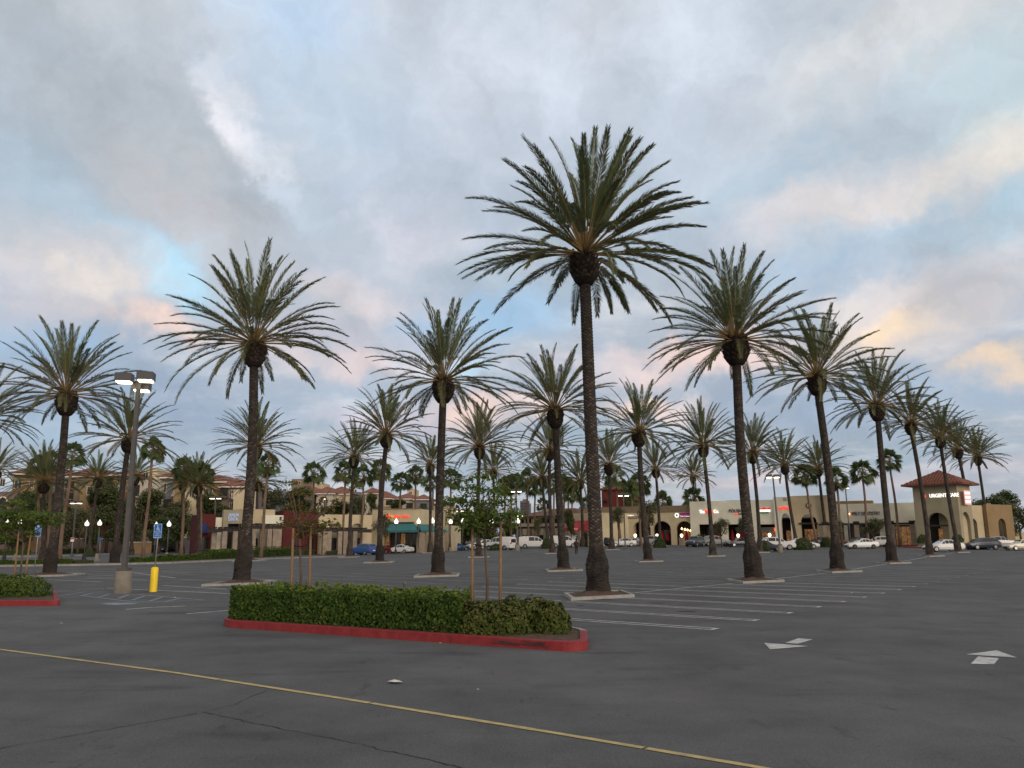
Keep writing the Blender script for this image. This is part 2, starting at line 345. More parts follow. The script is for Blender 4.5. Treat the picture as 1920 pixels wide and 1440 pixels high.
def spine(px, m_):
    b = MB(); P = [G(*q) for q in px]
    for p_, q_ in zip(P, P[1:]):
        d_ = (q_ - p_).normalized(); strip(b, p_ + d_ * 2.2, q_ - d_ * 2.0, .10)
    marking('spine_line', b, m_)
for ri, row in enumerate(ROWS): spine(row, white_p if ri == 0 else faint_p)
for ri, row in enumerate(ROWS[1:]):
    P = [G(*q) for q in row]; tot = [(p_, q_, (q_ - p_).length) for p_, q_ in zip(P, P[1:])]; k = int(sum(t[2] for t in tot) / 2.4)
    for i in range(k):
        a_ = i * 2.4 + .6
        for p_, q_, l_ in tot:
            if a_ <= l_: break
            a_ -= l_
        d_ = (q_ - p_).normalized(); c = p_ + d_ * a_; nn = (n_ * .75 + Vector((d_.y, -d_.x, 0)) * .25).normalized()
        for sg in (1, -1): hairpin(c + nn * sg * 6.6, -nn * sg, 6.2, faint_p)
for k_ in range(22):
    p_ = G(1290 - k_ * 31 + rnd(-8, 8), 1040 + rnd(0, 3)); b = MB(); strip(b, p_, p_ - n_ * 4.5, .12); marking('stall_line', b, faint_p)
stain_m = mat('oil_stain', (.046, .044, .043), .7, .25, 8)
for k in range(34):                                                     # oil drips in the stalls
    c_ = T0 + e_ * (2.29 * random.randint(0, 14) + 1.15 + rnd(-.3, .3)) - n_ * rnd(2.0, 11.5); r_ = rnd(.06, .26); b = MB(); n = 12; a0 = rnd(0, 6)
    b.add([(c_.x + r_ * rnd(.55, 1.1) * math.cos(a0 + 2 * math.pi * q / n) * 1.3, c_.y + r_ * rnd(.55, 1.1) * math.sin(a0 + 2 * math.pi * q / n), gz(c_.x, c_.y) + .009) for q in range(n)], [tuple(range(n))]); marking('oil_stain', b, stain_m)
# accessible bays on the left
def pline(px, wd, m, nm='accessible_bay_line'):
    b = MB()
    for p_, q_ in zip(px, px[1:]): strip(b, G(*p_), G(*q_), wd)
    marking(nm, b, m)
for q in [[(152, 1117), (245, 1128), (313, 1128.5), (384, 1125.5)], [(152, 1117), (175, 1112), (260, 1115), (384, 1125.5)], [(185, 1120), (206, 1114)], [(222, 1122.5), (242, 1115)], [(247, 1125.5), (272, 1117.5)], [(280, 1127.5), (305, 1119.5)], [(310, 1128), (339, 1122)], [(105, 1118), (160, 1110)], [(60, 1113), (130, 1107.5)]]:
    pline(q, .11, blue_p)
patch('accessible_bay_marking', [(187, 1132.5), (205, 1130.5), (260, 1130.5), (250, 1133), (215, 1135)], blue_p)
for q in [[(236, 1143), (285, 1139)], [(286, 1139), (347, 1136.5)], [(350, 1151), (406, 1147)], [(407, 1146.5), (440, 1144)], [(200, 1103), (384, 1111), (440, 1114)], [(143, 1105.5), (195, 1104)], [(165, 1078), (214, 1080)], [(163, 1084), (278, 1088)], [(304, 1072), (357, 1074)], [(305, 1098), (425, 1105)], [(90, 1087), (190, 1091)], [(250, 1074), (330, 1084)]]:
    pline(q, .12, white_p, 'stall_line')
# ---------------------------------------------------------------- kerb islands
def planter(c, sc, label):
    t = thing('kerb_planter', label, 'planter', c, 0, 'concrete kerbed planters round the palms')
    V = [Vector((x * sc, y * sc, 0)) for x, y in ((-1.24, .66), (-1.15, -2.09), (1.24, -.66), (1.15, 2.09))]
    def ring(k, z): return [(v.x * k, v.y * k, z) for v in V]
    b = MB(); b.add(ring(1, -.1) + ring(.99, .095) + ring(.89, .10) + ring(.89, 0), [(4 * r_ + k, 4 * r_ + (k + 1) % 4, 4 * r_ + 4 + (k + 1) % 4, 4 * r_ + 4 + k) for r_ in range(3) for k in range(4)]); b.build('kerb', kerb_m, t)
    b = MB(); vs = []; n = 24; m_ = 5
    for r_ in range(m_ + 1):
        for k in range(n):
            e = k * 4 / n; i = int(e); p_ = V[i].lerp(V[(i + 1) % 4], e - i) * .888 * (r_ / m_ + .001); q = r_ / m_
            vs.append((p_.x, p_.y, .06 + .17 * (1 - ss(.1, .9, q)) + rnd(-.015, .015)))
    b.add(vs, [(r_ * n + k, r_ * n + (k + 1) % n, (r_ + 1) * n + (k + 1) % n, (r_ + 1) * n + k)[::-1] for r_ in range(m_) for k in range(n)], True); b.build('soil', mulch, t)
    return t
# ---------------------------------------------------------------- date palms
def frond(mb, az_, el0, Ln, droop, nleaf, tint, wl, base_r, z0, side):
    seg = 14; P = []; pt = Vector((math.cos(az_) * base_r, math.sin(az_) * base_r, z0)); e = el0; a = az_
    for i in range(seg + 1):
        P.append(pt.copy()); s_ = i / seg
        e -= droop * (.20 + 1.55 * s_ ** 1.5) / seg; a += side / seg * s_
        pt = pt + Vector((math.cos(e) * math.cos(a), math.cos(e) * math.sin(a), math.sin(e))) * Ln / seg
    mb.cur = 1; mb.tint = tint; mb.tube(P, [.030 * (1 - i / seg) ** .8 + .006 for i in range(seg + 1)], 4, False); mb.cur = 0
    for k in range(nleaf):
        s_ = .25 + .75 * (k + rnd(0, .8)) / nleaf; f_ = min(seg - .001, s_ * seg); i = int(f_); p_ = P[i].lerp(P[i + 1], f_ - i); T = (P[i + 1] - P[i]).normalized()
        Bn = T.cross(Vector((0, 0, 1))); Bn = Bn.normalized() if Bn.length > .05 else Vector((-math.sin(az_), math.cos(az_), 0)); Nn = Bn.cross(T)
        q = (s_ - .25) / .75; ll = (.17 + .33 * math.sin(math.pi * min(1, q * .80 + .14))) * Ln / 4.4 * rnd(.8, 1.1)
        an = R(42 - 20 * q + rnd(-7, 7)); ve = R(22 + rnd(-18, 18))
        for sg in (1, -1):
            d_ = T * math.cos(an) + (Bn * sg * math.cos(ve) + Nn * math.sin(ve)) * math.sin(an)
            d_.z -= .07; d_.normalize(); wv = d_.cross(Nn).normalized() * wl
            m_ = p_ + d_ * ll * .4
            mb.add([p_, m_ + wv + Nn * .008, p_ + d_ * ll - Vector((0, 0, .05 * ll)), m_ - wv], [(0, 1, 2, 3)])
def date_crown(seed, nf, nleaf, wl=.017, old=.35, wind=0.):
    random.seed(seed); mb = MB()
    for i in range(nf):
        t = i / (nf - 1); az_ = i * 2.39996 + rnd(-.2, .2)
        el0 = R(87 - 103 * t ** .74 + rnd(-8, 8)); Ln = 4.65 * (1 - .10 * (t - .35) ** 2) * rnd(.88, 1.05)
        if t > .96: Ln *= .72
        tint = max(0, min(1, rnd(0, .25) + old * t + (.35 if random.random() < .05 else 0)))
        frond(mb, az_, el0, Ln, R(26 + 28 * t ** .8 + rnd(-10, 14)) , nleaf, tint, wl, .10 + .24 * t, .62 - .30 * t, wind * math.sin(az_) + rnd(-.18, .18))
    return mb.mesh('date_palm_crown', [leaf_date, petiole])
def boot_mesh(seed):
    random.seed(seed); mb = MB(); mb.lathe([(.02, -.62), (.26, -.6), (.40, -.42), (.47, -.1), (.46, .2), (.36, .48), (.12, .62), (.01, .63)], 18)
    n = 130
    for i in range(n):
        t = (i + .5) / n; z = -.58 + 1.1 * t; a = i * 2.39996
        r = .47 * math.sqrt(max(.05, 1 - ((z + .02) / .66) ** 2)); o = Vector((math.cos(a), math.sin(a), 0)); tg = Vector((-math.sin(a), math.cos(a), 0))
        up = Vector((0, 0, 1)); p_ = o * r * .93 + up * z; d_ = (o * .62 + up * .78); wd = .085 * rnd(.7, 1.2); ln_ = .21 * rnd(.5, 1.35); tp = rnd(.1, .8)
        vs = [p_ + tg * wd - d_.cross(tg) * .03, p_ - tg * wd - d_.cross(tg) * .03, p_ + d_.cross(tg) * .04, p_ + d_ * ln_ + tg * wd * .6 + o * .01, p_ + d_ * ln_ - tg * wd * .6 + o * .01, p_ + d_ * ln_ * .8 - o * .05]
        mb.add(vs, [(0, 1, 4, 3), (1, 2, 5, 4), (2, 0, 3, 5), (3, 4, 5)], False, [0, 0, 0, tp, tp, tp * .6])
    return mb.mesh('date_palm_boot', boot_m)
def trunk(h, lean, lod, rs=1.):
    mb = MB(); n = (30, 20, 12)[lod]; per = (.058, .075, .3)[lod]; rows = int(h / per * (3 if lod == 0 else 2.4)) if lod < 2 else 40
    vs, ts = [], []; ph = rnd(0, 6); cx_, cy_ = rnd(-.20, .20), rnd(-.15, .15); fl = rnd(.85, 1.1)
    for j in range(rows + 1):
        z = h * j / rows; t = z / h
        r = .225 - .045 * t + .15 * fl * (1 - ss(.8, 1.75, z)) + .03 * (1 - ss(0, .5, z))
        r *= rs; x0 = lean * t ** 1.2 + cx_ * math.sin(t * math.pi); y0 = cy_ * math.sin(t * math.pi)
        for k in range(n):
            th = k * 2 * math.pi / n + ph; m_ = 8
            a_ = z / per / 2 + m_ * th / (2 * math.pi); b_ = z / per / 2 - m_ * th / (2 * math.pi)
            dm = abs(math.sin(math.pi * a_)) * abs(math.sin(math.pi * b_)); saw = (z / per + (.5 if int(m_ * th / math.pi) % 2 else 0)) % 1
            up = ss(1.3, 2.0, z)
            of = (.030 * dm + .006 * saw) * up + (1 - up) * (.03 * math.sin(5 * th + z * 3) * math.sin(3 * th - z * 4) + rnd(-.02, .02)) if lod < 2 else rnd(-.008, .008)
            vs.append((x0 + (r + of) * math.cos(th), y0 + (r + of) * math.sin(th), z))
            cell = (math.sin(math.floor(a_) * 12.9898 + math.floor(b_) * 78.233 + ph) * 43758.5453) % 1
            ts.append(max(0, min(1, ((dm > .45) * (cell ** 2) * 1.1 + rnd(-.1, .12)) * up * (1 - .6 * t))) if lod < 2 else max(.0, rnd(-.1, .4) * (1 - .5 * t)))
    mb.add(vs, [(j * n + k, j * n + (k + 1) % n, (j + 1) * n + (k + 1) % n, (j + 1) * n + k) for j in range(rows) for k in range(n)], False, ts)
    return mb
crowns = [date_crown(11, 80, 135, .0145, .12), date_crown(23, 74, 88, .018, .2, .2), date_crown(37, 68, 76, .020, .3, .4), date_crown(41, 66, 74, .021, .35, -.3), date_crown(59, 66, 70, .022, .5, .5)]
boots = [boot_mesh(3), boot_mesh(8)]
# base px, boot px, crown mesh, crown scale, label, planter label (None: none), forced depth
DP = [
 ((1122, 1118), (1096, 503), 0, .95, 'tallest and nearest date palm, just right of the red-kerbed hedge', 'nearest concrete planter, at the foot of the tallest date palm', None),
 ((1415, 1090), (1380, 658), 1, .95, 'large date palm standing in front of the nail salon sign', 'concrete planter right of the tallest palm, in front of nail salon', None),
 ((1571, 1072), (1532, 722), 2, .9, 'date palm in the right-hand row beside the purple round shop sign', 'concrete planter of the third palm in the right-hand row', None),
 ((1673, 1056), (1645, 773), 3, .93, 'date palm covering the end of the blue dentist lettering', 'concrete planter of the palm that covers the dentist lettering', None),
 ((1744, 1043), (1708, 804), 4, .97, 'date palm at the nose of the white sedan, left of urgent care letters', 'concrete planter by the nose of the parked white sedan', None),
 ((1797, 1036), (1763, 830), 2, 1.0, 'date palm crossing the urgent care letters behind the white sedan tail', 'concrete planter by the tail of the parked white sedan', None),
 ((1824, 1026), (1797, 851), 4, 1.08, 'date palm at the right edge of the tower, shrub at its foot', 'planter with shrub under the palm by the tower edge', None),
 ((1857, 1019), (1834, 864), 3, 1.15, 'last date palm of the right-hand row, in front of the silver car', 'farthest right planter, below the last palm of the row', None),
 ((452, 1095), (477, 664), 1, .95, 'big date palm on the left, rising behind the left end of the hedge', 'concrete planter behind the left end of the long hedge', None),
 ((821, 1080), (831, 732), 3, .95, 'date palm left of the green young tree, trunk right of the teal awning', 'concrete planter behind the middle of the long hedge', None),
 ((1057, 1070), (1041, 783), 4, .9, 'date palm just left of the tallest palm, in front of the second van', 'concrete planter left of the tallest palm trunk', None),
 ((1216, 1053), (1198, 822), 2, .98, 'date palm right of the tallest palm, before the silver car', 'concrete planter between the tallest palm and the Co. sign palm', None),
 ((1337, 1043), (1319, 846), 1, 1.03, 'date palm hiding the red word of the Co. shop sign', 'concrete planter below the palm hiding the red sign word', None),
 ((1425, 1036), (1411, 858), 3, 1.1, 'date palm right behind the nail salon palm, shrub at its foot', 'planter with shrub by the concrete lamp base', None),
 ((1495, 1027), (1472, 881), 4, 1.2, 'leaning date palm covering the end of the red massage sign', 'planter with shrub before the white sedan under the massage sign', None),
 ((1552, 1022), (1535, 886), 2, 1.2, 'date palm seen just left behind the purple sign palm, beside maroon car', 'planter with reddish shrub beside the maroon car', None),
 ((92, 1080), (125, 757), 2, .95, 'date palm at far left behind the left young tree', 'concrete planter behind the round hedge at far left', None),
 ((468, 1052), (480, 848), 4, 1.0, 'darker date palm directly behind the big left palm', 'planter just behind the big left palm trunk', None),
 ((712, 1055), (724, 826), 3, .98, 'date palm left of the red wok sign, by the maroon sedan', 'planter in front of the maroon sedan', None),
 ((898, 1045), (899, 848), 1, 1.05, 'date palm behind the green staked tree, in front of white sedan', 'planter behind the green staked tree', None),
 ((1036, 1038), (1030, 853), 2, 1.05, 'slim date palm right of the first white van', 'planter right of the first white van', None),
 ((1147, 1031), (1142, 880), 3, 1.1, 'date palm in front of the round-logo shop, right of the tallest trunk', 'planter by the white sedan right of the tallest trunk', None),
 ((1238, 1023), (1230, 888), 4, 1.15, 'date palm before the arch left of the purple sign, shrub at foot', 'planter with shrub left of the Thai sign palm', None),
 ((1313, 1019), (1299, 900), 1, 1.2, 'date palm in front of the white wall left of the Co. sign', 'planter with shrub beside the dark SUV', None),
 ((214, 1059), (240, 835), 4, .98, 'date palm crossing behind the three-headed light pole', 'planter behind the concrete light pole base', None),
 ((655, 1045), (664, 866), 2, 1.05, 'bushy date palm left of the blue SUV', 'planter left of the blue SUV', None),
 ((806, 1037), (807, 880), 3, 1.08, 'date palm seen close left behind the palm by the teal awning', 'planter beyond the hedge right of the white sedan', None),
 ((928, 1030), (925, 890), 4, 1.12, 'date palm half hidden by the green staked tree crown', 'planter beside the rear of the white van', None),
 ((1029, 1028), (1017, 903), 2, 1.12, 'small date palm with shrub at the front of the first van', 'planter with shrub at the nose of the first van', None),
 ((1092, 1020), (1088, 909), 1, 1.2, 'faint date palm over the red awning roof', None, 135),
 ((166, 1042), (183, 905), 1, 1.0, 'date palm before the brick arch, between two acorn lamps', 'planter between the two acorn lamps', None),
 ((80, 1052), (82, 913), 2, .95, 'dark date palm behind the left blue parking sign', None, None),
 ((340, 1042), (343, 911), 4, .95, 'date palm behind a fan palm above the parked black cars', None, None),
 ((372, 1046), (371, 917), 3, .95, 'date palm beside the burgundy shop wall', None, None),
 ((246, 1042), (253, 900), 2, 1.0, 'date palm mostly hidden by the three-headed light pole', None, None),
 ((477, 1040), (483, 912), 1, .95, 'low date palm behind the big left palm trunks', None, None),
 ((-48, 1068), (-38, 800), 3, .95, 'date palm at the left frame edge, only frond tips showing', None, None),
 ((-14, 1046), (-8, 890), 4, 1.0, 'lower date palm cut by the left frame edge', None, None)]
shrubspots = []
for i, (bp_, cp_, ci, sc, lab, plab, dep) in enumerate(DP):
    P = G(*bp_) if dep is None else None
    if dep: q = at(bp_[0], bp_[1], dep); P = Vector((q.x, q.y, gz(q.x, q.y)))
    C = at(cp_[0], cp_[1], P.y); random.seed(100 + i)
    lod = 0 if P.y < 32 else 1 if P.y < 75 else 2
    t = thing('date_palm', lab, 'palm tree', (P.x, P.y, P.z + .1), 0, 'date palms of the car park')
    h = C.z - P.z - .1; lx = C.x - P.x; far = max(1., P.y / 95) if P.y > 95 else 1.
    far = min(far, 1.15)
    tm = trunk(h - .45, lx * .97, lod, far); tm.build('trunk', bark, t)
    bo = link('boot', boots[i % 2], t, (lx, 0, h)); bs = (1.02 if i == 0 else rnd(1.0, 1.2)) * far; bo.scale = (bs, bs, bs * rnd(.95, 1.12)); bo.rotation_euler = (0, 0, rnd(0, 6))
    cr_ = link('crown', crowns[ci], t, (lx, 0, h + .16 * far)); cr_.scale = (sc, sc, sc * rnd(.96, 1.04)); cr_.rotation_euler = (rnd(-.09, .09), rnd(-.09, .09), rnd(0, 6.28))
    if plab: planter(P, .92 if P.y < 90 else .85, plab)
# ---------------------------------------------------------------- fan palms
def fan_crown(seed):
    random.seed(seed); mb = MB(); nfan = 34
    for i in range(nfan):
        t = i / (nfan - 1); az_ = i * 2.39996 + rnd(-.3, .3); e = R(82 - 125 * t + rnd(-10, 10)); mb.tint = max(0, min(1, rnd(0, .4) + .4 * t))
        d = Vector((math.cos(e) * math.cos(az_), math.cos(e) * math.sin(az_), math.sin(e))); pl_ = rnd(.85, 1.15)
        hub = d * pl_ + Vector((0, 0, .15 - .2 * t)); mb.cur = 1; mb.tube([(0, 0, .05), hub * .6 + Vector((0, 0, .06)), hub], [.03, .022, .015], 3, False); mb.cur = 0
        d2 = (d + Vector((0, 0, .05 - .55 * t))).normalized(); s_ = Matrix.Rotation(rnd(-1.0, 1.0), 3, d2) @ d2.cross(Vector((0, 0, 1))).normalized(); n_ = s_.cross(d2); fr = rnd(.72, .95)
        for k in range(15):
            a = R(-118 + 236 * k / 14 + rnd(-3, 3)); dd = d2 * math.cos(a) + s_ * math.sin(a); sw = s_ * math.cos(a) - d2 * math.sin(a)
            ll = fr * (1 - .28 * abs(k - 7) / 7) * rnd(.9, 1.08); wv = sw * ll * .115
            mid = hub + dd * ll * .55 + n_ * .03
            mb.add([hub, mid + wv, mid - wv], [(0, 1, 2)])
            mb.add([mid + wv, mid - wv, hub + dd * ll - Vector((0, 0, .22 * ll))], [(0, 2, 1)])
    return mb.mesh('fan_palm_crown', [leaf_fan, petiole])
fans = [fan_crown(5), fan_crown(6), fan_crown(9)]
def fan_palm(cp_, bp_, Y, s, label, i):
    s *= .64; tr = .20 + .03 * (s - .8)
    q = at(bp_[0], bp_[1], Y); C = at(cp_[0], cp_[1], Y); g = gz(q.x, Y); random.seed(500 + i)
    t = thing('fan_palm', label, 'palm tree', (q.x, Y, g - .05), 0, 'fan palms lining the shops'); h = C.z - g; lx = C.x - q.x
    mb = MB(); mb.tube([(lx * (k / 8) ** 1.1 + .06 * math.sin(k + i), 0, h * k / 8) for k in range(9)], [(tr if k else tr * 1.5) - .008 * k for k in range(9)], 8); mb.build('trunk', bark_fan, t)
    c = link('crown', fans[i % 3], t, (lx, 0, h)); c.scale = (s, s, s * rnd(.95, 1.15)); c.rotation_euler = (0, 0, rnd(0, 6))
    if i % 3 == 0:
        mb = MB()
        for k in range(26):
            a = rnd(0, 6.28); r = rnd(.16, .34); mb.tube([(r * .5 * math.cos(a), r * .5 * math.sin(a), -.1), (r * 1.3 * math.cos(a), r * 1.3 * math.sin(a), -.4), (r * math.cos(a), r * math.sin(a), -.75 - rnd(0, .3))], [.03, .06, .02], 3, False)
        sk = mb.build('dead_frond_skirt', straw, t, (lx, 0, h)); sk.scale = (s, s, s)
FP = [
 ((70, 878), (76, 1045), 92, 1.25, 'fan palm left of the far left date palm trunk, dark tuft'), ((97, 868), (90, 1045), 90, 1.35, 'fan palm touching the left side of the far left date palm'),
 ((136, 856), (110, 1052), 82, 1.35, 'leaning fan palm just right of the far left date palm'), ((287, 845), (268, 1046), 92, 1.5, 'fan palm with pale trunk right of the three-headed light pole'),
 ((346, 882), (341, 1040), 105, 1.7, 'full fan palm before a date palm above the black cars'), ((379, 890), (374, 1042), 104, 1.6, 'fan palm in front of the burgundy shop corner'),
 ((503, 873), (489, 1042), 100, 1.5, 'fan palm with reddish trunk right of the big left palms'), ((588, 888), (587, 1020), 150, 2.2, 'fan palm beside the tan chimney tower behind the red-leaved tree'),
 ((647, 888), (643, 1030), 130, 1.9, 'fan palm close left of the bushy date palm'), ((682, 895), (677, 1028), 135, 1.9, 'fan palm behind the blue SUV, between two date palm trunks'),
 ((713, 883), (708, 1024), 145, 2.0, 'fan palm behind the date palm left of the wok sign'), ((752, 906), (747, 1025), 140, 1.9, 'round-headed fan palm crossing the red wok sign'),
 ((779, 892), (781, 1026), 138, 1.8, 'fan palm at the right end of the wok sign wall'), ((811, 907), (813, 1016), 150, 1.9, 'fan palm behind the trunk right of the teal awning'),
 ((845, 900), (843, 1022), 138, 1.9, 'fan palm left of the green staked tree crown'), ((946, 914), (946, 1020), 150, 2.0, 'leftmost fan palm of the cluster right of the green tree'),
 ((958, 911), (959, 1020), 158, 2.0, 'fan palm behind a twin-headed lamp in the cluster'), ((968, 909), (969, 1020), 172, 2.1, 'fan palm directly over the acorn lamp by the van'),
 ((989, 902), (990, 1018), 150, 2.0, 'taller fan palm left of the far dark tower'), ((1003, 914), (1003, 1018), 158, 2.0, 'fan palm right of the far dark tower'),
 ((1038, 910), (1039, 1018), 160, 2.1, 'fan palm hidden behind two date palm trunks over the vans'), ((1057, 909), (1058, 1018), 165, 2.1, 'fan palm left of the pair above the brown roof'),
 ((1066, 913), (1064, 1018), 172, 2.1, 'fan palm right of the pair above the brown roof'), ((1073, 927), (1073, 1018), 165, 1.9, 'lower fan palm above the brown roof near the red awning'),
 ((1018, 948), (1018, 1015), 200, 1.9, 'tiny low fan palm above the brown roof ridge'), ((1101, 948), (1101, 1015), 190, 2.0, 'low fan palm left of the tallest palm trunk'),
 ((1154, 897), (1163, 1014), 133, 1.9, 'fan palm in front of the red tower'), ((1199, 910), (1201, 1013), 131, 1.9, 'fan palm crossing the wall right of the red tower'),
 ((1184, 920), (1186, 1010), 165, 2.0, 'fan palm behind the right edge of the red tower'), ((1190, 937), (1190, 1010), 172, 1.9, 'lower fan palm right of the red tower'),
 ((1243, 944), (1243, 1010), 175, 2.2, 'fan palm poking over the arcade roof'), ((1300, 938), (1303, 1010), 178, 2.6, 'wide fan palm poking over the roof left of white wall'),
 ((1508, 893), (1531, 1016), 124, 1.9, 'fan palm leaning across the purple round sign'), ((1568, 902), (1579, 1014), 122, 1.9, 'fan palm left of the dentist sign logo'),
 ((1617, 887), (1628, 1014), 122, 2.0, 'fan palm standing over the dentist lettering'), ((1668, 866), (1688, 1018), 122, 1.9, 'tall slender fan palm left of the tiled tower')]
for i, (c_, b_, Y, s, lab) in enumerate(FP): fan_palm(c_, b_, Y, s, lab, i)
# ---------------------------------------------------------------- hedges and shrubs
def leaf(mb, p_, n_, sz):
    n_ = (n_ + Vector((rnd(-.8, .8), rnd(-.8, .8), rnd(-.5, .8)))).normalized(); a = n_.orthogonal().normalized(); q = Matrix.Rotation(rnd(0, 6.28), 3, n_); a = q @ a; b_ = n_.cross(a); s_ = sz * rnd(.7, 1.25)
    mb.add([p_ - a * s_, p_ + b_ * s_ * .5 + n_ * s_ * .15, p_ + a * s_, p_ - b_ * s_ * .5 + n_ * s_ * .15], [(0, 1, 2, 3)])
def bush(mb, c, rx, ry, rz_, n, sz, tlo=0., thi=.5):
    for _ in range(n):
        d = Vector((random.gauss(0, 1), random.gauss(0, 1), abs(random.gauss(0, 1)) - .15)).normalized(); k = 1 - abs(random.gauss(0, .14))
        k *= 1 + .10 * math.sin(d.x * 7 + c[0] * 3) * math.sin(d.y * 6 + d.z * 5)
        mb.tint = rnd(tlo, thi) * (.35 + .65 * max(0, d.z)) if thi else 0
        leaf(mb, Vector(c) + Vector((d.x * rx * k, d.y * ry * k, d.z * rz_ * k)), d, sz)
# main island
random.seed(21)
FL, FR = G(403, 1175), G(950, 1214)                  # front kerb foot
ax = (FR - FL); LEN = ax.length; ax.normalize(); bk = (G(1085, 1180) - G(1085, 1211)); bk.z = 0; bk.normalize()
def island(name, label, L0, dirv, backv, length, depth, rad, mlabel=None):
    t = thing(name, label, 'kerb island', L0)
    def outline(ins):
        o = []; r = rad - ins
        for cx_, cy_, a0 in ((rad, rad, 180), (length - rad, rad, 270), (length - rad, depth - rad, 0), (rad, depth - rad, 90)):
            for k in range(9):
                a = R(a0 + k * 11.25); o.append((cx_ + r * math.cos(a), cy_ + r * math.sin(a)))
        return [dirv * x + backv * y for x, y in o]
    O, I = outline(0), outline(.17); n = len(O); I2 = outline(.02)
    for nm, m_, sel in (('painted_kerb_face', red_paint, True), ('kerb', kerb_m, False)):
        b = MB(); vs = [(p_.x, p_.y, -.05) for p_ in O] + [(p_.x, p_.y, .15) for p_ in I2] + [(p_.x, p_.y, .16) for p_ in outline(.05)] + [(p_.x, p_.y, .16) for p_ in I] + [(p_.x, p_.y, .0) for p_ in I]
        fs = []
        for k in range(n):
            red = k <= 17 or k >= n - 2
            q = (k + 1) % n
            fc = [(k, q, n + q, n + k), (n + k, n + q, 2 * n + q, 2 * n + k), (2 * n + k, 2 * n + q, 3 * n + q, 3 * n + k), (3 * n + k, 3 * n + q, 4 * n + q, 4 * n + k)]
            if red == sel: fs += fc[:3] if sel else fc
            elif not sel: fs += [fc[3]]
        b.add(vs, fs); b.build(nm, m_, t)
    b = MB(); k = 1.6
    while k < length - rad:
        p_ = dirv * k - backv.orthogonal() * 0; f_ = Vector((dirv.y, -dirv.x, 0)) * .0035; q_ = dirv * (k + .012)
        b.add([(p_.x + f_.x, p_.y + f_.y, .0), (q_.x + f_.x, q_.y + f_.y, .0), (q_.x + f_.x, q_.y + f_.y, .152), (p_.x + f_.x, p_.y + f_.y, .152)], [(0, 1, 2, 3)]); k += 2.4
    b.build('kerb_joint', scuff, t)
    b = MB(); I = outline(.172); cen = dirv * length / 2 + backv * depth / 2
    m_ = 6; vs = []
    for r_ in range(m_ + 1):
        for p_ in I: q = cen.lerp(p_, 1 - r_ / m_ * .999); vs.append((q.x, q.y, .13 + .05 * r_ / m_ + rnd(-.012, .012)))
    b.add(vs, [(r_ * n + k, r_ * n + (k + 1) % n, (r_ + 1) * n + (k + 1) % n, (r_ + 1) * n + k) for r_ in range(m_) for k in range(n)], True); b.build('mulch_bed', mulch, t)
    return t
isl = island('kerb_island', 'long red-kerbed island holding the clipped hedge in the foreground', FL, ax, bk, LEN + 1.62, 2.6, .62)
b = MB()                                            # tyre scuff on the kerb nose, sits on the kerb face
for k in range(16):
    u0 = LEN + rnd(-.35, .55); u1 = min(LEN + .9, u0 + rnd(.1, .45)); z_ = rnd(.06, .125); hh = rnd(.004, .014)
    p0, p1 = ax * u0 - bk * (.004 + .0004 * k), ax * u1 - bk * (.004 + .0004 * k)
    b.add([(p0.x, p0.y, z_ - hh * .3), (p1.x, p1.y, z_ - hh), (p1.x, p1.y, z_ + hh), (p0.x, p0.y, z_ + hh * .3)], [(0, 1, 2, 3)])
if b.v: b.build('tyre_scuff', scuff, isl)
def loc(u, v, z): p_ = FL + ax * u + bk * v; return Vector((p_.x, p_.y, z))
HT = .80; HL = LEN + .80
def hedge_box(mb, u0, u1, v0, v1, z1, n, sz, w=lambda u: 0.):
    core = MB(); nx = 24
    for _ in range(n):
        k = random.random(); u = rnd(u0, u1); v = rnd(v0, v1); bump_ = .05 * math.sin(u * 3.1 + v * 2) + .035 * math.sin(u * 7.3) + w(u)
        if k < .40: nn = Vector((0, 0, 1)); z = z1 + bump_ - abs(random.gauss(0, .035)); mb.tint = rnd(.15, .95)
        elif k < .84: nn = -bk; v = v0 + bump_ * .6 + abs(random.gauss(0, .085)); z = rnd(.16, z1 + bump_); mb.tint = max(0, rnd(-.5, .42))  # front leaves tinted darker than the top: shade put into the leaf colour
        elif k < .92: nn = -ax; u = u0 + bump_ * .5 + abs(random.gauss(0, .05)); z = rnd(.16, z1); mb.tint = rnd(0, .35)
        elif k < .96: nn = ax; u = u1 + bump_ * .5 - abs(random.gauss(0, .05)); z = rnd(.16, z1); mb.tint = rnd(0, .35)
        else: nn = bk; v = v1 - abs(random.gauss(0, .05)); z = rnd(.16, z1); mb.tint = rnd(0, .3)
        nw = ax * nn.x if False else nn
        leaf(mb, loc(u, v, z), nw, sz)
hd = thing('hedge', 'long clipped green hedge on the red-kerbed island', 'hedge', loc(LEN / 2, 1.3, .15))
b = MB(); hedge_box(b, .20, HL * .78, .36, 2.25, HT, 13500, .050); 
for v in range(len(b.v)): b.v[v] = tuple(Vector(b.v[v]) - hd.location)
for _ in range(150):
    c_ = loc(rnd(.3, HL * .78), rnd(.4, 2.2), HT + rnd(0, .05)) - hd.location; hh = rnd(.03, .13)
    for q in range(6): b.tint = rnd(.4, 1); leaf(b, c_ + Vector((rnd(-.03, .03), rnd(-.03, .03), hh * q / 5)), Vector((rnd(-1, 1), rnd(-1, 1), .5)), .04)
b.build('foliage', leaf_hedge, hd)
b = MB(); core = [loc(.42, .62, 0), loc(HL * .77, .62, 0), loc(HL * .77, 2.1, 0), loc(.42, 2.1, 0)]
b.prism([(p_.x - hd.location.x, p_.y - hd.location.y) for p_ in core], .0, HT - .27); b.build('dark_core', mat('painted_hedge_shade', (.018, .022, .010), .95, .4, 9), hd)  # solid core, no branches: shade between the leaves put into its dark colour
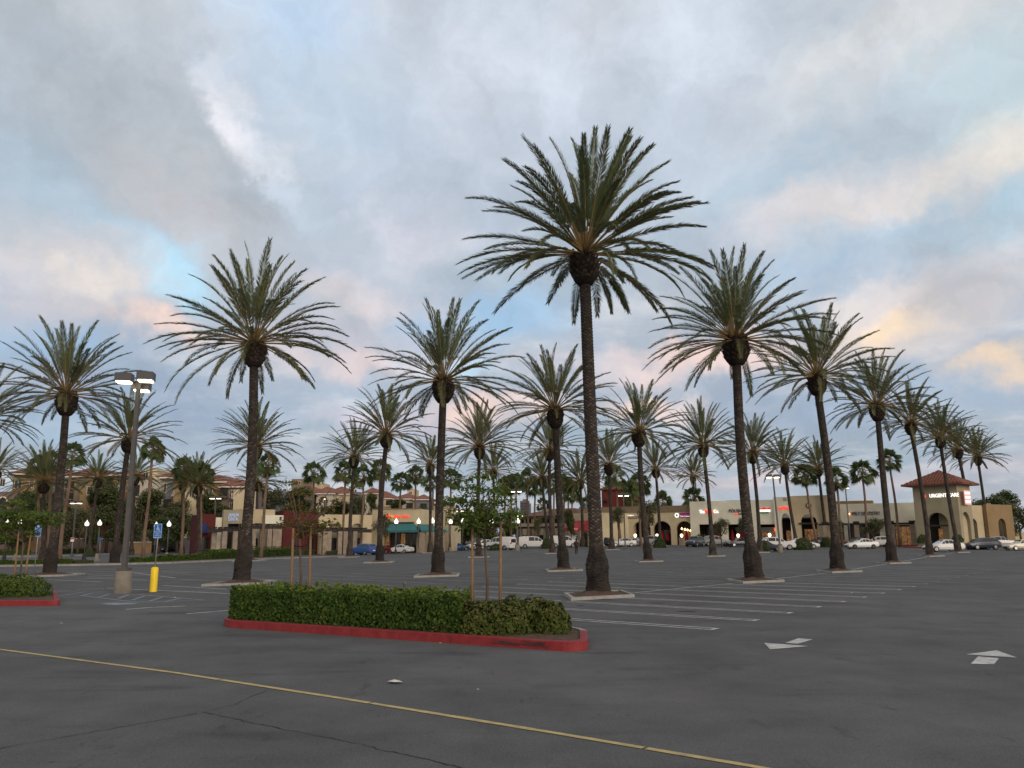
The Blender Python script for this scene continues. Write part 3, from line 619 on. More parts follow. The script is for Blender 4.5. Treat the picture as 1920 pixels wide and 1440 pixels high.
for nm, lab, cl in (('shrub', 'loose bronze-green shrub spilling from the right end of the hedge', [(HL * .76, .90, .62, .5, .60), (HL * .84, .80, .58, .5, .54), (HL * .90, 1.0, .5, .5, .52), (HL * .70, 1.0, .5, .5, .62)]),
                    ('shrub', 'round bronze shrub at the far right tip of the hedge island', [(HL * .965, 1.65, .5, .5, .58), (HL * 1.005, 1.5, .36, .36, .52), (HL * .90, 1.85, .5, .5, .56)])):
    s0 = loc(cl[0][0], cl[0][1], .14); t = thing(nm, lab, 'shrub', s0, 0, 'bronze shrubs at the hedge end')
    b = MB()
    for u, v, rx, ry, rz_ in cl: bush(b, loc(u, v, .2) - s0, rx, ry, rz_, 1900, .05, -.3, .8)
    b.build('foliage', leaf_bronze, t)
    b = MB()
    for u, v, rx, ry, rz_ in cl:
        for k in range(7): a = rnd(0, 6.28); b.tube([loc(u, v, .12) - s0, loc(u + .3 * rx * math.cos(a), v + .3 * ry * math.sin(a), .3) - s0, loc(u + .75 * rx * math.cos(a), v + .75 * ry * math.sin(a), .2 + rz_ * .8) - s0], [.012, .009, .004], 4)
    b.build('stems', wood, t)
# left island
L2 = G(-260, 1137); d2 = (G(113, 1136) - L2); len2 = d2.length; d2.normalize(); b2 = G(104, 1115) - G(113, 1136); b2.z = 0; dep2 = b2.length; b2.normalize()
island('kerb_island', 'red-kerbed island with a round hedge at the left edge', L2, d2, b2, len2, dep2, .3)
hl = thing('hedge', 'rounded green hedge on the island at the left edge', 'hedge', L2 + d2 * (len2 - 2))
b = MB(); hb = d2 * (len2 - 1.35) + b2 * dep2 * .45 + Vector((0, 0, .2)) - d2 * (len2 - 2)
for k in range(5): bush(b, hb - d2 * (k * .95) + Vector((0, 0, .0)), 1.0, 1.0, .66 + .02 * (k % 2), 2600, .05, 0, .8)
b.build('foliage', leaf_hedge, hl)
b = MB()
for k in range(5):
    for q in range(5):
        a = rnd(0, 6.28); c_ = hb - d2 * (k * .95); b.tube([(c_.x, c_.y, .12), (c_.x + .5 * math.cos(a), c_.y + .5 * math.sin(a), .6)], [.02, .006], 4)
b.build('stems', wood, hl)
# ---------------------------------------------------------------- young staked trees
def leafy(mb, clumps, n, sz, tlo, thi, flat=.5):
    for (c, r) in clumps:
        for _ in range(int(n * r * r)):
            d = Vector((random.gauss(0, 1), random.gauss(0, 1), random.gauss(0, 1) * flat)) ; d = d.normalized() * r * random.random() ** .45
            ct = (c[0] * 7.3 + c[2] * 3.1) % 1 * .5; mb.tint = max(0, min(1, rnd(tlo, thi) * .7 + ct * thi)); leaf(mb, Vector(c) + Vector((d.x, d.y, d.z * flat * 1.4)), Vector((d.x, d.y, .6)), sz)
def young_tree(base, top, label, leafm, clumps, seed, nl, sz, th, h0):
    random.seed(seed); P = base; clumps = [(c, r * 1.22) for c, r in clumps]; h0 = min(c.z for c, r in clumps) - .12; t = thing('young_tree', label, 'tree', P, 0, 'young staked trees in the hedge islands')
    b = MB(); fork = Vector((rnd(-.05, .05), 0, h0))
    b.tube([(0, 0, 0), (.02, .01, h0 * .5), fork], [.035, .03, .026], 7)
    for (c, r) in clumps: c = Vector(c); b.tube([fork, fork.lerp(c, .5) + Vector((0, 0, .10)), c], [.02, .013, .004], 5)
    b.build('trunk', wood, t)
    for (c, r) in clumps:
        pass
    b = MB(); leafy(b, clumps, nl, sz, *th, .42); b.build('crown', leafm, t)
    return t
def cl_px(base, pts):          # clumps given as (px, py, dy metres, r)
    return [((at(px, py, base.y + dy) - base), r) for px, py, dy, r in pts]
T1 = loc(1.9, 1.45, .15); T1.x = at(562, 1098, T1.y).x
c1 = cl_px(T1, [(545, 905, 0, .22), (560, 925, .3, .3), (590, 940, -.2, .28), (575, 960, .4, .35), (545, 950, 0, .25), (610, 955, .2, .28), (535, 905, -.1, .14), (640, 890, .2, .14), (600, 985, -.3, .34), (555, 980, .2, .38), (580, 1000, 0, .3), (620, 985, .2, .26), (525, 985, -.2, .2), (660, 915, .2, .2), (630, 940, -.2, .2)])
young_tree(T1, at(560, 890, T1.y), 'young staked tree with red-brown leaves behind the hedge', leaf_maple, c1, 31, 600, .05, (-.7, .8), .95)
T2 = loc(HL * .74, 1.35, .15); T2.x = at(912, 1110, T2.y).x
c2 = cl_px(T2, [(905, 895, 0, .25), (880, 915, .2, .3), (920, 920, -.3, .35), (865, 940, 0, .3), (900, 945, .3, .4), (940, 940, .2, .28), (950, 965, -.2, .33), (915, 970, -.1, .4), (875, 965, .2, .36), (850, 935, .1, .2), (885, 985, -.2, .3), (930, 985, .3, .3), (905, 1000, 0, .22), (840, 945, .3, .14), (955, 985, 0, .18), (870, 900, .1, .16)])
young_tree(T2, at(905, 880, T2.y), 'young staked tree with dense green leaves at the hedge right end', leaf_tree, c2, 32, 1250, .048, (-.2, 1.1), 1.05)
T3 = L2 + d2 * (len2 - 1.8) + b2 * dep2 * .5; T3.x = at(36, 1085, T3.y).x; T3.z = .15
c3 = cl_px(T3, [(-20, 960, 0, .45), (20, 965, .3, .42), (60, 970, -.2, .42), (95, 980, .1, .33), (40, 985, .2, .4), (0, 990, 0, .4), (75, 965, .4, .3), (30, 945, 0, .3), (110, 968, 0, .2), (60, 1000, 0, .22), (-40, 985, .1, .4), (10, 1010, 0, .25)])
young_tree(T3, at(30, 930, T3.y), 'young staked tree with broad green crown at the left edge', leaf_tree, c3, 33, 1700, .06, (-.2, 1.1), 1.2)
def stake(base_px, top_px, Y, label, tie=None):
    p_ = at(base_px[0], base_px[1], Y); q_ = at(top_px[0], top_px[1], Y); p_.z = .12
    t = thing('tree_stake', label, 'stake', p_, 0, 'lodgepole stakes holding the young trees')
    b = MB(); b.tube([(0, 0, 0), q_ - p_], [.032, .027], 9); b.build('pole', stake_m, t)
    if tie: b = MB(); a = at(tie[0], tie[1], Y) - p_; c = at(tie[2], tie[3], Y) - p_; b.tube([a, a.lerp(c, .5) + Vector((0, -.02, -.05)), c], .012, 6); b.build('tie_strap', rubber, t)
stake((547, 1098), (550, 990), T1.y - .1, 'left stake of the red-brown young tree', (549, 1023, 582, 1019)); stake((581, 1098), (583, 985), T1.y - .1, 'right stake of the red-brown young tree')
stake((885, 1110), (886, 985), T2.y - .1, 'left stake of the green tree at the hedge end', (886, 1020, 938, 1021)); stake((937, 1120), (939, 980), T2.y - .1, 'right stake of the green tree at the hedge end')
stake((27, 1085), (35, 1000), T3.y - .1, 'darker left stake of the tree at the left edge'); stake((46, 1085), (58, 1000), T3.y - .1, 'yellowish right stake of the tree at the left edge')
# ---------------------------------------------------------------- background trees
def big_tree_mesh(seed, n, sz, leafm, tall=1.):
    random.seed(seed); b = MB(); cl = []
    for _ in range(17):
        a = rnd(0, 6.28); r = rnd(0, .72); z = rnd(-.62, .72) * tall; cl.append(((r * math.cos(a), r * math.sin(a), z), rnd(.26, .45)))
    leafy(b, cl, n, sz, -.3, .9, .8); return b.mesh('tree_crown', leafm)
tm_dark = [big_tree_mesh(61, 2300, .075, leaf_dark), big_tree_mesh(62, 2300, .075, leaf_dark), big_tree_mesh(63, 2000, .07, leaf_dark, 1.3)]
tm_ol = [big_tree_mesh(64, 1300, .065, leaf_olive), big_tree_mesh(65, 1300, .065, leaf_olive)]
def tree(px, py, Y, wpx, hpx, label, group, kind='d', i=0):
    c = at(px, py, Y); g = gz(c.x, Y); random.seed(900 + i); r = wpx / 2 / FPX * Y; hh = hpx / 2 / FPX * Y
    t = thing('tree', label, 'tree', (c.x, Y, g - .05), 0, group); zc = c.z - g
    b = MB(); b.tube([(0, 0, 0), (rnd(-.1, .1), 0, zc * .5), (0, 0, zc)], [max(.08, r * .06), r * .05, .03], 7)
    for k in range(6): a = rnd(0, 6.28); b.tube([(0, 0, zc * .55), (r * .35 * math.cos(a), r * .35 * math.sin(a), zc * .85), (r * .7 * math.cos(a), r * .7 * math.sin(a), zc + hh * .3)], [r * .035, r * .025, .01], 5)
    b.build('trunk', wood, t)
    ms = tm_ol if kind == 'o' else tm_dark
    cr_ = link('crown', ms[i % len(ms)], t, (0, 0, zc)); cr_.scale = (r * .84, r * .84, hh * .82); cr_.rotation_euler = (0, 0, rnd(0, 6))
BT = [(150, 985, 150, 90, 90, 'dark bushy tree between the left acorn lamps'), (118, 1000, 158, 70, 80, 'dark tree behind the far left palm trunk'), (205, 960, 165, 90, 110, 'tree in front of the brick arch'), (225, 1000, 155, 60, 60, 'low tree left of the concrete light pole base'),
      (265, 965, 165, 80, 110, 'dense tree right of the light pole'), (300, 1000, 150, 90, 60, 'low round tree behind the blue parking sign'), (335, 985, 160, 90, 90, 'round tree above the parked black cars'), (395, 950, 170, 80, 60, 'tree above the burgundy shop roof'), (350, 945, 185, 60, 60, 'smaller tree below the apartment balconies'), (60, 945, 170, 90, 80, 'tree below the left apartment gable'), (100, 955, 175, 60, 60, 'tree before the brown apartment wall'), (20, 990, 160, 80, 70, 'tree at the left edge behind the acorn lamps'),
      (500, 935, 205, 90, 70, 'evergreen behind the beige dental wall'), (445, 925, 215, 70, 60, 'evergreen seen past the big left palm'), (560, 945, 200, 90, 60, 'hillside tree left of the red-brown young tree'), (640, 955, 190, 80, 45, 'bush above the beige shop parapet'), (672, 950, 195, 45, 60, 'narrow tree behind the parapet near the fan palm'), (700, 950, 192, 40, 50, 'tree with white blossom left of the wok sign box'), (745, 945, 200, 50, 30, 'low tree above the wok sign wall'),
      (800, 985, 172, 50, 80, 'tree right of the wok sign building'), (830, 990, 175, 60, 80, 'tree behind the acorn lamp left of the staked tree'), (870, 985, 178, 70, 90, 'tree behind the staked green tree'), (915, 985, 172, 80, 90, 'tree behind the white van roof'), (955, 990, 165, 60, 70, 'tree left of the brown two-storey building'),
      (1010, 985, 138, 26, 44, 'small tree before the brown two-storey building'), (1070, 980, 136, 30, 60, 'small tree left of the red awning'),
      (1870, 975, 160, 90, 90, 'tree right of the tiled tower'), (1835, 960, 185, 60, 70, 'dark pine behind the tower right wall'), (1910, 975, 150, 70, 80, 'olive tree at the right frame edge'), (1890, 950, 190, 60, 60, 'taller tree behind at the right frame edge')]
BT += [(30, 1008, 150, 70, 50, 'low dark tree at the left edge under the acorn globes'), (176, 1003, 162, 50, 60, 'low dark tree behind the pair of acorn lamps'), (246, 1000, 158, 50, 60, 'low tree hidden behind the three-headed pole'), (112, 968, 170, 80, 80, 'broad dark tree before the second apartment gable'), (186, 938, 170, 70, 60, 'tree crown under the brick arch window row'), (290, 958, 164, 80, 80, 'broad tree before the grey apartment balconies'), (336, 958, 168, 70, 60, 'broad tree before the tan apartment windows'), (422, 968, 168, 60, 50, 'tree behind the olive dental block'), (46, 972, 166, 90, 70, 'wide dark tree above the left young tree'), (232, 960, 170, 60, 80, 'tall dark tree right of the brick arch'), (365, 990, 158, 50, 60, 'low tree left of the burgundy shop')]
for i, (px, py, Y, w_, h_, lab) in enumerate(BT): tree(px, py, Y, w_, h_, lab, 'background trees', 'd' if i % 4 else 'o', i)
ST = [(714, 985, 122, 48, 62, 'small olive tree left of the teal awning'), (1158, 966, 128, 40, 44, 'small street tree before the arch under the round logo'), (1214, 962, 126, 56, 62, 'small street tree left of the lit arch'), (1352, 988, 126, 42, 42, 'small street tree under the Co. sign'), (1398, 982, 126, 36, 40, 'small street tree under the nail salon sign'),
      (1636, 987, 118, 66, 42, 'white-stemmed street tree under the dentist sign'), (1572, 992, 118, 36, 50, 'small street tree beside the purple sign arch'), (1838, 988, 128, 42, 60, 'small street tree at the tower right wall')]
for i, (px, py, Y, w_, h_, lab) in enumerate(ST): tree(px, py, Y, w_, h_, lab, 'street trees before the shops', 'o', 50 + i)
# low shrubs at palm feet and strips
shrub_me = []
for s_ in (71, 72):
    random.seed(s_); b = MB(); bush(b, (0, 0, 0), 1, 1, 1, 1500, .09, 0, .8); bush(b, (.4, .2, 0), .6, .6, .7, 600, .09, 0, .8); shrub_me.append(b.mesh('shrub_foliage', leaf_dark))
def shrub(px, py, wpx, hpx, label, i, Y=None, grp='low shrubs at the palm feet'):
    P = G(px, py) if Y is None else Vector((at(px, py, Y).x, Y, gz(at(px, py, Y).x, Y)))
    t = thing('shrub', label, 'shrub', P, i * 1.3, grp); r = wpx / 2 / FPX * P.y
    f = link('foliage', shrub_me[i % 2], t, (0, 0, .05)); f.scale = (r, r * .8, hpx / FPX * P.y)
    b = MB()
    for k in range(6): a = rnd(0, 6.28); b.tube([(0, 0, 0), (r * .5 * math.cos(a), r * .4 * math.sin(a), hpx / FPX * P.y * .7)], [.03, .01], 4)
    b.build('stems', wood, t)
SH = [(1830, 1030, 34, 17, 'low dark shrub right of the white sedan'), (1866, 1023, 30, 15, 'low shrub before the silver car at right'), (1507, 1031, 34, 22, 'green shrub before the white sedan under massage sign'), (1433, 1035, 26, 20, 'shrub at the foot of the palm beside the lamp base'), (1237, 1027, 26, 18, 'shrub at the foot of the palm left of the Thai sign'), (1315, 1023, 38, 20, 'shrub beside the dark SUV'), (1550, 1026, 26, 18, 'red-tinged shrub by the maroon car'), (1026, 1029, 20, 20, 'brown shrub at the nose of the first van'), (168, 1044, 20, 14, 'dark shrub between the two acorn lamps'), (930, 1032, 26, 12, 'brown shrub beside the rear of the van'), (1108, 1024, 14, 14, 'shrub beside the third van nose')]
for i, (px, py, w_, h_, lab) in enumerate(SH): shrub(px, py, w_, h_, lab, i)
# ---------------------------------------------------------------- planting strip and hedges on the left
def wall_strip(name, px, wd, h, m, zb=-.1, back=True):
    P = [G(*q) for q in px]; b = MB(); n = len(P); vs = []
    for i, c in enumerate(P):
        d = (P[min(i + 1, n - 1)] - P[max(0, i - 1)]).normalized(); s_ = Vector((-d.y, d.x, 0)) * wd; s_ = s_ if s_.y > 0 else -s_
        for off in (Vector((0, 0, 0)), s_): vs += [(c.x + off.x, c.y + off.y, c.z + zb), (c.x + off.x, c.y + off.y, c.z + h)]
    fs = []
    for i in range(n - 1): a = 4 * i; c = a + 4; fs += [(a, c, c + 1, a + 1), (a + 1, c + 1, c + 3, a + 3), (a + 3, c + 3, c + 2, a + 2)]
    fs += [(0, 1, 3, 2), (4 * n - 4, 4 * n - 2, 4 * n - 1, 4 * n - 3)]
    b.add(vs, fs); return struct(b.build(name, m))
kp = [(-80, 1065), (0, 1063), (150, 1061), (320, 1057), (450, 1051), (560, 1047), (660, 1043)]
wall_strip('kerb', kp, .18, .15, kerb_m)
wall_strip('planting_strip', [(x, y - .8) for x, y in kp], 2.6, .10, mulch)
wall_strip('kerb', [(770, 1034), (850, 1030), (900, 1028)], .18, .15, kerb_m)
wall_strip('kerb', [(-60, 1046), (60, 1044), (150, 1041.5), (250, 1037)], .2, .15, kerb_m)
hseg = [shr for shr in ()]
def hedge_run(px0, px1, hpx, wd, label, grp, i, m_=None, dens=1.):
    random.seed(300 + i); P, Q = G(*px0), G(*px1); ln_ = (Q - P).length; hpx *= .74; h = hpx / FPX * (P.y + Q.y) / 2
    t = thing('hedge', label, 'hedge', P, math.atan2(Q.y - P.y, Q.x - P.x), grp); b = MB(); n = int(min(2600, 420 * ln_ * dens)); sl_ = (Q.z - P.z) / ln_
    for _ in range(n):
        u = rnd(0, ln_); k = random.random(); wob = 1 + .12 * math.sin(u * 1.7 + i) + .08 * math.sin(u * 4.1)
        if k < .5: p_ = Vector((u, abs(random.gauss(0, .06)), rnd(.05, h * wob))); nn = Vector((0, -1, 0)); b.tint = rnd(0, .35)
        elif k < .9: p_ = Vector((u, rnd(0, wd), h * wob)); nn = Vector((0, 0, 1)); b.tint = rnd(.1, .9)
        else: p_ = Vector((random.choice((0, ln_)), rnd(0, wd), rnd(.05, h))); nn = Vector((1, 0, 0)); b.tint = rnd(0, .4)
        p_.z += sl_ * u; leaf(b, p_, nn, .10)
    b.build('foliage', m_ or leaf_hedge, t)
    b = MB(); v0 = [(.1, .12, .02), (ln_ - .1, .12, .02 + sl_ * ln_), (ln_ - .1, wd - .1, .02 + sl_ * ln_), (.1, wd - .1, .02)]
    b.add(v0 + [(x, y, z + h * .78) for x, y, z in v0], [(4, 5, 6, 7), (0, 1, 5, 4), (1, 2, 6, 5), (2, 3, 7, 6), (3, 0, 4, 7)]); b.build('dark_core', MATS['painted_hedge_shade'], t)  # solid dark core again, painted shade behind the leaves
gl_ = leaf_olive
HR = [((-40, 1060), (85, 1058), 10, .8, 'low hedge behind the left young tree'), ((105, 1058), (135, 1057.5), 11, .9, 'low hedge right of the far left palm'), ((140, 1057), (175, 1056), 7, 1.0, 'low ground plants below the acorn lamps'), ((250, 1055), (285, 1054), 12, .8, 'low hedge right of the light pole base'), ((295, 1053.5), (358, 1051), 14, .8, 'low hedge right of the blue parking sign'), ((358, 1051), (395, 1049.5), 13, .8, 'low hedge before the pergola left end'), ((398, 1049), (445, 1046.5), 20, .9, 'hedge before the pergola columns'), ((480, 1045), (545, 1042), 21, .9, 'hedge right of the big left palms before the pergola'), ((540, 1042), (590, 1040), 12, 1.2, 'yellowish ground plants before the red shop wall'), ((603, 1039), (637, 1037), 17, 1.0, 'hedge left of the bushy date palm'), ((622, 1040.5), (668, 1038.5), 9, 1.0, 'yellowish plants before the blue SUV'), ((765, 1030), (800, 1028.5), 12, 1.2, 'plants right of the white sedan'), ((835, 1027), (885, 1025), 8, 1.0, 'low hedge left of the white sedan and van'),
      ((110, 1039), (240, 1034), 13, 1.0, 'long clipped hedge across the road at left'), ((-40, 1041), (55, 1040), 12, 1.0, 'clipped hedge across the road at the left edge'), ((345, 1033), (388, 1031), 10, 1.0, 'small round hedge before the burgundy shop'), ((1240, 1019), (1272, 1019), 9, .8, 'clipped hedge before the arch left of Thai sign'), ((1360, 1017), (1382, 1017), 8, .8, 'clipped hedge before the nail salon')]
for i, (p_, q_, hp, wd, lab) in enumerate(HR): hedge_run(p_, q_, hp, wd, lab, 'low hedges and plantings', i, leaf_olive if 'yellowish' in lab or 'plants' in lab else None)
# ---------------------------------------------------------------- lights, signs, bollard
lamp_body = mat('lamp_housing', (.085, .085, .09), .45, .1, 3, metal=.3)
def lamp_head(t, c, sz, facing, name='lamp_head'):
    x, y, z = c; a, d, h = sz; b = MB(); b.box(-a, a, -d, d, 0, h); b.box(-a * .96, a * .96, -d * .96, d * .96, h, h + .02)
    o = b.build(name, lamp_body, t, c); o.rotation_euler = (0, 0, facing); b = MB(); b.box(-a * .82, a * .82, -d * .82, d * .82, -.05, -.002); b.build('lens', lamp_lens, o)
def light_pole(bp_, tp_, label, heads, s=1., base=True, Y=None, grp='parking lot light poles'):
    P = G(*bp_) if Y is None else Vector((at(bp_[0], bp_[1], Y).x, Y, gz(at(bp_[0], bp_[1], Y).x, Y)))
    C = at(tp_[0], tp_[1], P.y); t = thing('light_pole', label, 'light pole', P, 0, grp); h = C.z - P.z; lx = C.x - P.x
    if base: b = MB(); b.lathe([(.31 * s, -.05), (.30 * s, .78 * s), (.28 * s, .81 * s), (0, .81 * s)], 20); b.build('concrete_base', conc, t)
    z0 = .81 * s if base else 0
    b = MB(); b.box(-.20 * s, .20 * s, -.2 * s, .2 * s, z0, z0 + .12 * s); b.build('base_plate', steel, t)
    b = MB(); hw = .085 * s; q = lx
    vs = [(dx * hw, dy * hw, z0 + .1) for dx, dy in ((-1, -1), (1, -1), (1, 1), (-1, 1))] + [(q + dx * hw * .8, dy * hw * .8, h) for dx, dy in ((-1, -1), (1, -1), (1, 1), (-1, 1))]
    b.add(vs, [(0, 1, 5, 4), (1, 2, 6, 5), (2, 3, 7, 6), (3, 0, 4, 7), (4, 5, 6, 7)]); b.build('pole', steel, t)
    for (dx, dy, dz, f) in heads:
        b = MB(); b.tube([(q, 0, h - .12 * s), (q + dx * s, dy * s, h - .05 * s + dz)], .04 * s, 6); b.build('arm', steel, t)
        lamp_head(t, (q + dx * s * 1.25, dy * s * 1.25, h - .12 * s + dz), (.30 * s, .26 * s, .30 * s), f)
    return t
LP = light_pole((229, 1112), (261, 712), 'large three-headed light pole on a round concrete base at left', [(-.42, -.1, .02, .2), (.28, -.15, .05, .2), (-.1, .45, -.2, .2)], 1.0)
b = MB(); bx_ = at(244, 915, LP.location.y) - LP.location; b.box(bx_.x - .13, bx_.x + .05, -.12, .12, bx_.z - .08, bx_.z + .08); b.build('junction_box', steel, LP)
tw = [(-.34, 0, 0, 0), (.34, 0, 0, 0)]
light_pole((1463, 1036), (1449, 893), 'twin-headed light pole on pale base in front of massage sign', tw, 1.05)
light_pole((970, 1033), (968, 920), 'twin-headed light pole on concrete base left of the first van', tw, 1.1)
light_pole((1172, 1018), (1169, 928), 'twin-headed light pole before the round-logo shop', tw, 1.1, False, 118)
light_pole((136, 1026), (143, 942), 'twin-headed light pole before the brown apartments', tw, 1.2, False, 128)
light_pole((402, 1030), (404, 933), 'twin-headed light pole behind the burgundy shop corner', tw, 1.3, False, 138)
light_pole((603, 1010), (602, 934), 'light pole behind the red-brown young tree', [(.3, 0, 0, 0)], 1.5, False, 165)
light_pole((1595, 1016), (1585, 914), 'single-headed light pole left of the dentist sign', [(0.02, -.3, 0, 0)], 1.0, False, 122)
light_pole((1869, 1010), (1857, 946), 'single-headed light pole right of the last date palm', [(-.3, 0, 0, 0)], 1.3, False, 148)
light_pole((863, 1012), (862, 957), 'small twin-headed light pole behind the staked green tree', tw, 1.1, False, 170)
light_pole((977, 1008), (976, 966), 'small twin-headed light pole before the brown building', tw, 1.0, False, 134)
def acorn(gp, bp_, label, Y=None, i=0):
    P = G(*bp_) if Y is None else Vector((at(bp_[0], bp_[1], Y).x, Y, gz(at(bp_[0], bp_[1], Y).x, Y)))
    C = at(gp[0], gp[1], P.y); t = thing('acorn_lamp', label, 'street lamp', P, 0, 'acorn globe street lamps'); h = C.z - P.z; lx = C.x - P.x; s = max(.82, min(1.3, P.y / 100))
    b = MB(); b.lathe([(.30, -.05), (.30, .12), (.2, .2), (.17, .6), (.1, .75)], 12); b.build('base', conc if i % 2 else blackm, t)
    b = MB(); b.tube([(0, 0, .5), (lx, 0, h - .33 * s)], [.075, .06], 10); b.build('post', steel, t)
    b = MB(); b.lathe([(.06, -.42 * s), (.17 * s, -.36 * s), (.19 * s, -.28 * s), (.1 * s, -.27 * s)], 12, (lx, 0, h)); b.build('collar', blackm, t)
    b = MB(); b.lathe([(.12 * s, -.3 * s), (.22 * s, -.2 * s), (.26 * s, -.05 * s), (.23 * s, .10 * s), (.12 * s, .24 * s), (.05 * s, .36 * s), (.012, .46 * s)], 14, (lx, 0, h)); b.build('globe', globe_m, t)
AC = [((14, 981), (7, 1053), 'leftmost acorn lamp at the left frame edge', None), ((38, 978), (28, 1052), 'acorn lamp behind the left young tree crown', None), ((163, 982), (157, 1052), 'acorn lamp right of the far left palm, left of a pair', None), ((187, 981), (181, 1052), 'acorn lamp left of the light pole, right of a pair', None), ((293, 985), (288, 1047), 'acorn lamp directly behind the blue parking sign', None), ((317, 983), (312, 1048), 'acorn lamp right of the blue parking sign', None),
      ((743, 978), (742, 1024), 'acorn lamp in front of the red wok letters', 128), ((785, 978), (784, 1026), 'acorn lamp at the right end of the teal awning front', 128), ((811, 977), (812, 1024), 'acorn lamp beside the trunk right of the teal awning', 130), ((845, 978), (844, 1022), 'acorn lamp left of the staked green tree', 134), ((868, 977), (867, 1020), 'acorn lamp behind the staked green tree left side', 138), ((922, 977), (921, 1022), 'acorn lamp behind the staked green tree right side', 132), ((971, 977), (970, 1024), 'acorn lamp left of the first white van', 118)]
for i, (g_, b_, lab, Y) in enumerate(AC): acorn(g_, b_, lab, Y, i)
blue_s = mat('blue_sign_face', (.02, .13, .42), .4, .1, 3); white_s = mat('white_sign_ink', (.55, .66, .80), .5, .05, 3); red_s = mat('red_sign_face', (.45, .03, .03), .45, .1, 3); wsign = mat('white_sign_face', (.7, .7, .68), .5, .08, 3)
def text(s, size, m_, parent, loc_, rot=(R(90), 0, 0), name='lettering', ext=.004, align='CENTER', sx_=1.):
    c = bpy.data.curves.new(name, 'FONT'); c.body = s; c.size = size; c.extrude = ext; c.align_x = align; c.align_y = 'CENTER'; c.resolution_u = 3; c.materials.append(m_)
    o = link(name, c, parent, loc_); o.rotation_euler = rot; o.scale = (sx_, 1, 1); return o
def parking_sign(top, bot, base, P, label):
    t = thing('parking_sign', label, 'sign', P, 0, 'blue accessible parking signs'); C = at(*top, P.y) - P; Bm = at(*bot, P.y) - P; lx, zt, zb = C.x, C.z, Bm.z
    z0 = base
    b = MB(); b.tube([(0, .0, z0), (lx * .8, 0, zb - .05), (lx, 0, zt)], .028, 8); b.build('post', galv, t)
    w_ = .155; h_ = zt - zb; b = MB(); b.prism([(-w_, -.052), (w_, -.052), (w_, -.040), (-w_, -.040)], 0, h_); pa = b.build('sign_panel', blue_s, t, (lx, 0, zb))
    b = MB()
    for x0, x1, a0, a1 in ((-w_ + .008, w_ - .008, .006, .018), (-w_ + .008, w_ - .008, h_ - .018, h_ - .006), (-w_ + .008, -w_ + .018, .018, h_ - .018), (w_ - .018, w_ - .008, .018, h_ - .018)): b.box(x0, x1, -.0555, -.0525, a0, a1)
    b.build('border', white_s, pa)
    b = MB(); cz = h_ - .20; n = 18; rr = .052     # wheelchair symbol
    for k in range(n):
        a0, a1 = R(100 + k * 13), R(100 + (k + 1) * 13); vs = [(r_ * math.cos(a) , -.0555, cz + r_ * math.sin(a)) for a in (a0, a1) for r_ in (rr - .015, rr)]; b.add(vs, [(0, 1, 3, 2)])
    b.box(-.022, -.004, -.0565, -.053, cz - .005, cz + .10); b.box(-.004, .05, -.0565, -.053, cz + .0, cz + .016); b.box(.04, .055, -.0565, -.053, cz - .06, cz); b.box(.055, .075, -.0565, -.053, cz - .06, cz - .047); b.box(-.004, .035, -.0565, -.053, cz + .04, cz + .055)
    b.add([(-.013 + .022 * math.cos(a * math.pi / 4), -.0555, cz + .125 + .022 * math.sin(a * math.pi / 4)) for a in range(8)], [tuple(range(8))]); b.build('wheelchair_symbol', white_s, pa)
    for k, (s_, sz) in enumerate((('PARKING', .062), ('ONLY', .062), ('MINIMUM', .05), ('FINE $250', .05))): text(s_, sz, white_s, pa, (0, -.054, h_ - .315 - k * .07), ext=.001)
PB = G(287, 1110)
t = thing('bollard', 'yellow steel bollard carrying the blue parking sign post', 'bollard', PB); hb_ = at(290, 1063, PB.y).z
b = MB(); b.lathe([(.135, -.05), (.135, hb_ - .06), (.115, hb_ - .02), (.05, hb_), (0, hb_)], 20); b.build('post', yel, t)
b = MB(); b.lathe([(.17, 0), (.165, .012), (.14, .014)], 20); b.build('base_ring', conc, t)
parking_sign((298, 982), (295, 1009), hb_ - .01, PB, 'blue wheelchair parking sign rising from the yellow bollard')
P3 = G(62, 1093); parking_sign((74, 979), (72, 1006), 0, P3, 'blue wheelchair parking sign partly hidden by the left young tree')
def small_sign(px, py, base_y, Y, w_, h_, m_, label, shape='rect', txt=None):
    q = at(px, base_y, Y); g = gz(q.x, Y); t = thing('road_sign', label, 'sign', (q.x, Y, g)); c = at(px, py, Y); z = c.z - g
    b = MB(); b.tube([(0, 0, 0), (c.x - q.x, 0, z)], .035, 6); b.build('post', galv, t)
    b = MB()
    if shape == 'oct':
        pts = [(w_ * math.cos(R(22.5 + 45 * k)), w_ * math.sin(R(22.5 + 45 * k))) for k in range(8)]; b.add([(x, -.05, y) for x, y in pts] + [(x, -.04, y) for x, y in pts], [tuple(range(8)), tuple(range(15, 7, -1))])
    else: b.box(-w_, w_, -.05, -.04, -h_, h_)
    p_ = b.build('sign_panel', m_, t, (c.x - q.x, 0, z))
    if txt: text(txt, w_ * .75, wsign, p_, (0, -.055, 0))
    return p_
small_sign(1080, 992, 1010, 124, .34, .3, red_s, 'small red stop sign in front of the red awning', 'oct', 'STOP')
p_ = small_sign(136, 1012, 1030, 105, .22, .26, wsign, 'small white and red sign left of the acorn lamp pair'); b = MB(); b.box(-.2, .2, -.056, -.0525, .05, .22); b.build('red_band', red_s, p_)
small_sign(188, 1011, 1030, 115, .12, .28, blue_s, 'small blue sign in the hedge behind the acorn lamps')
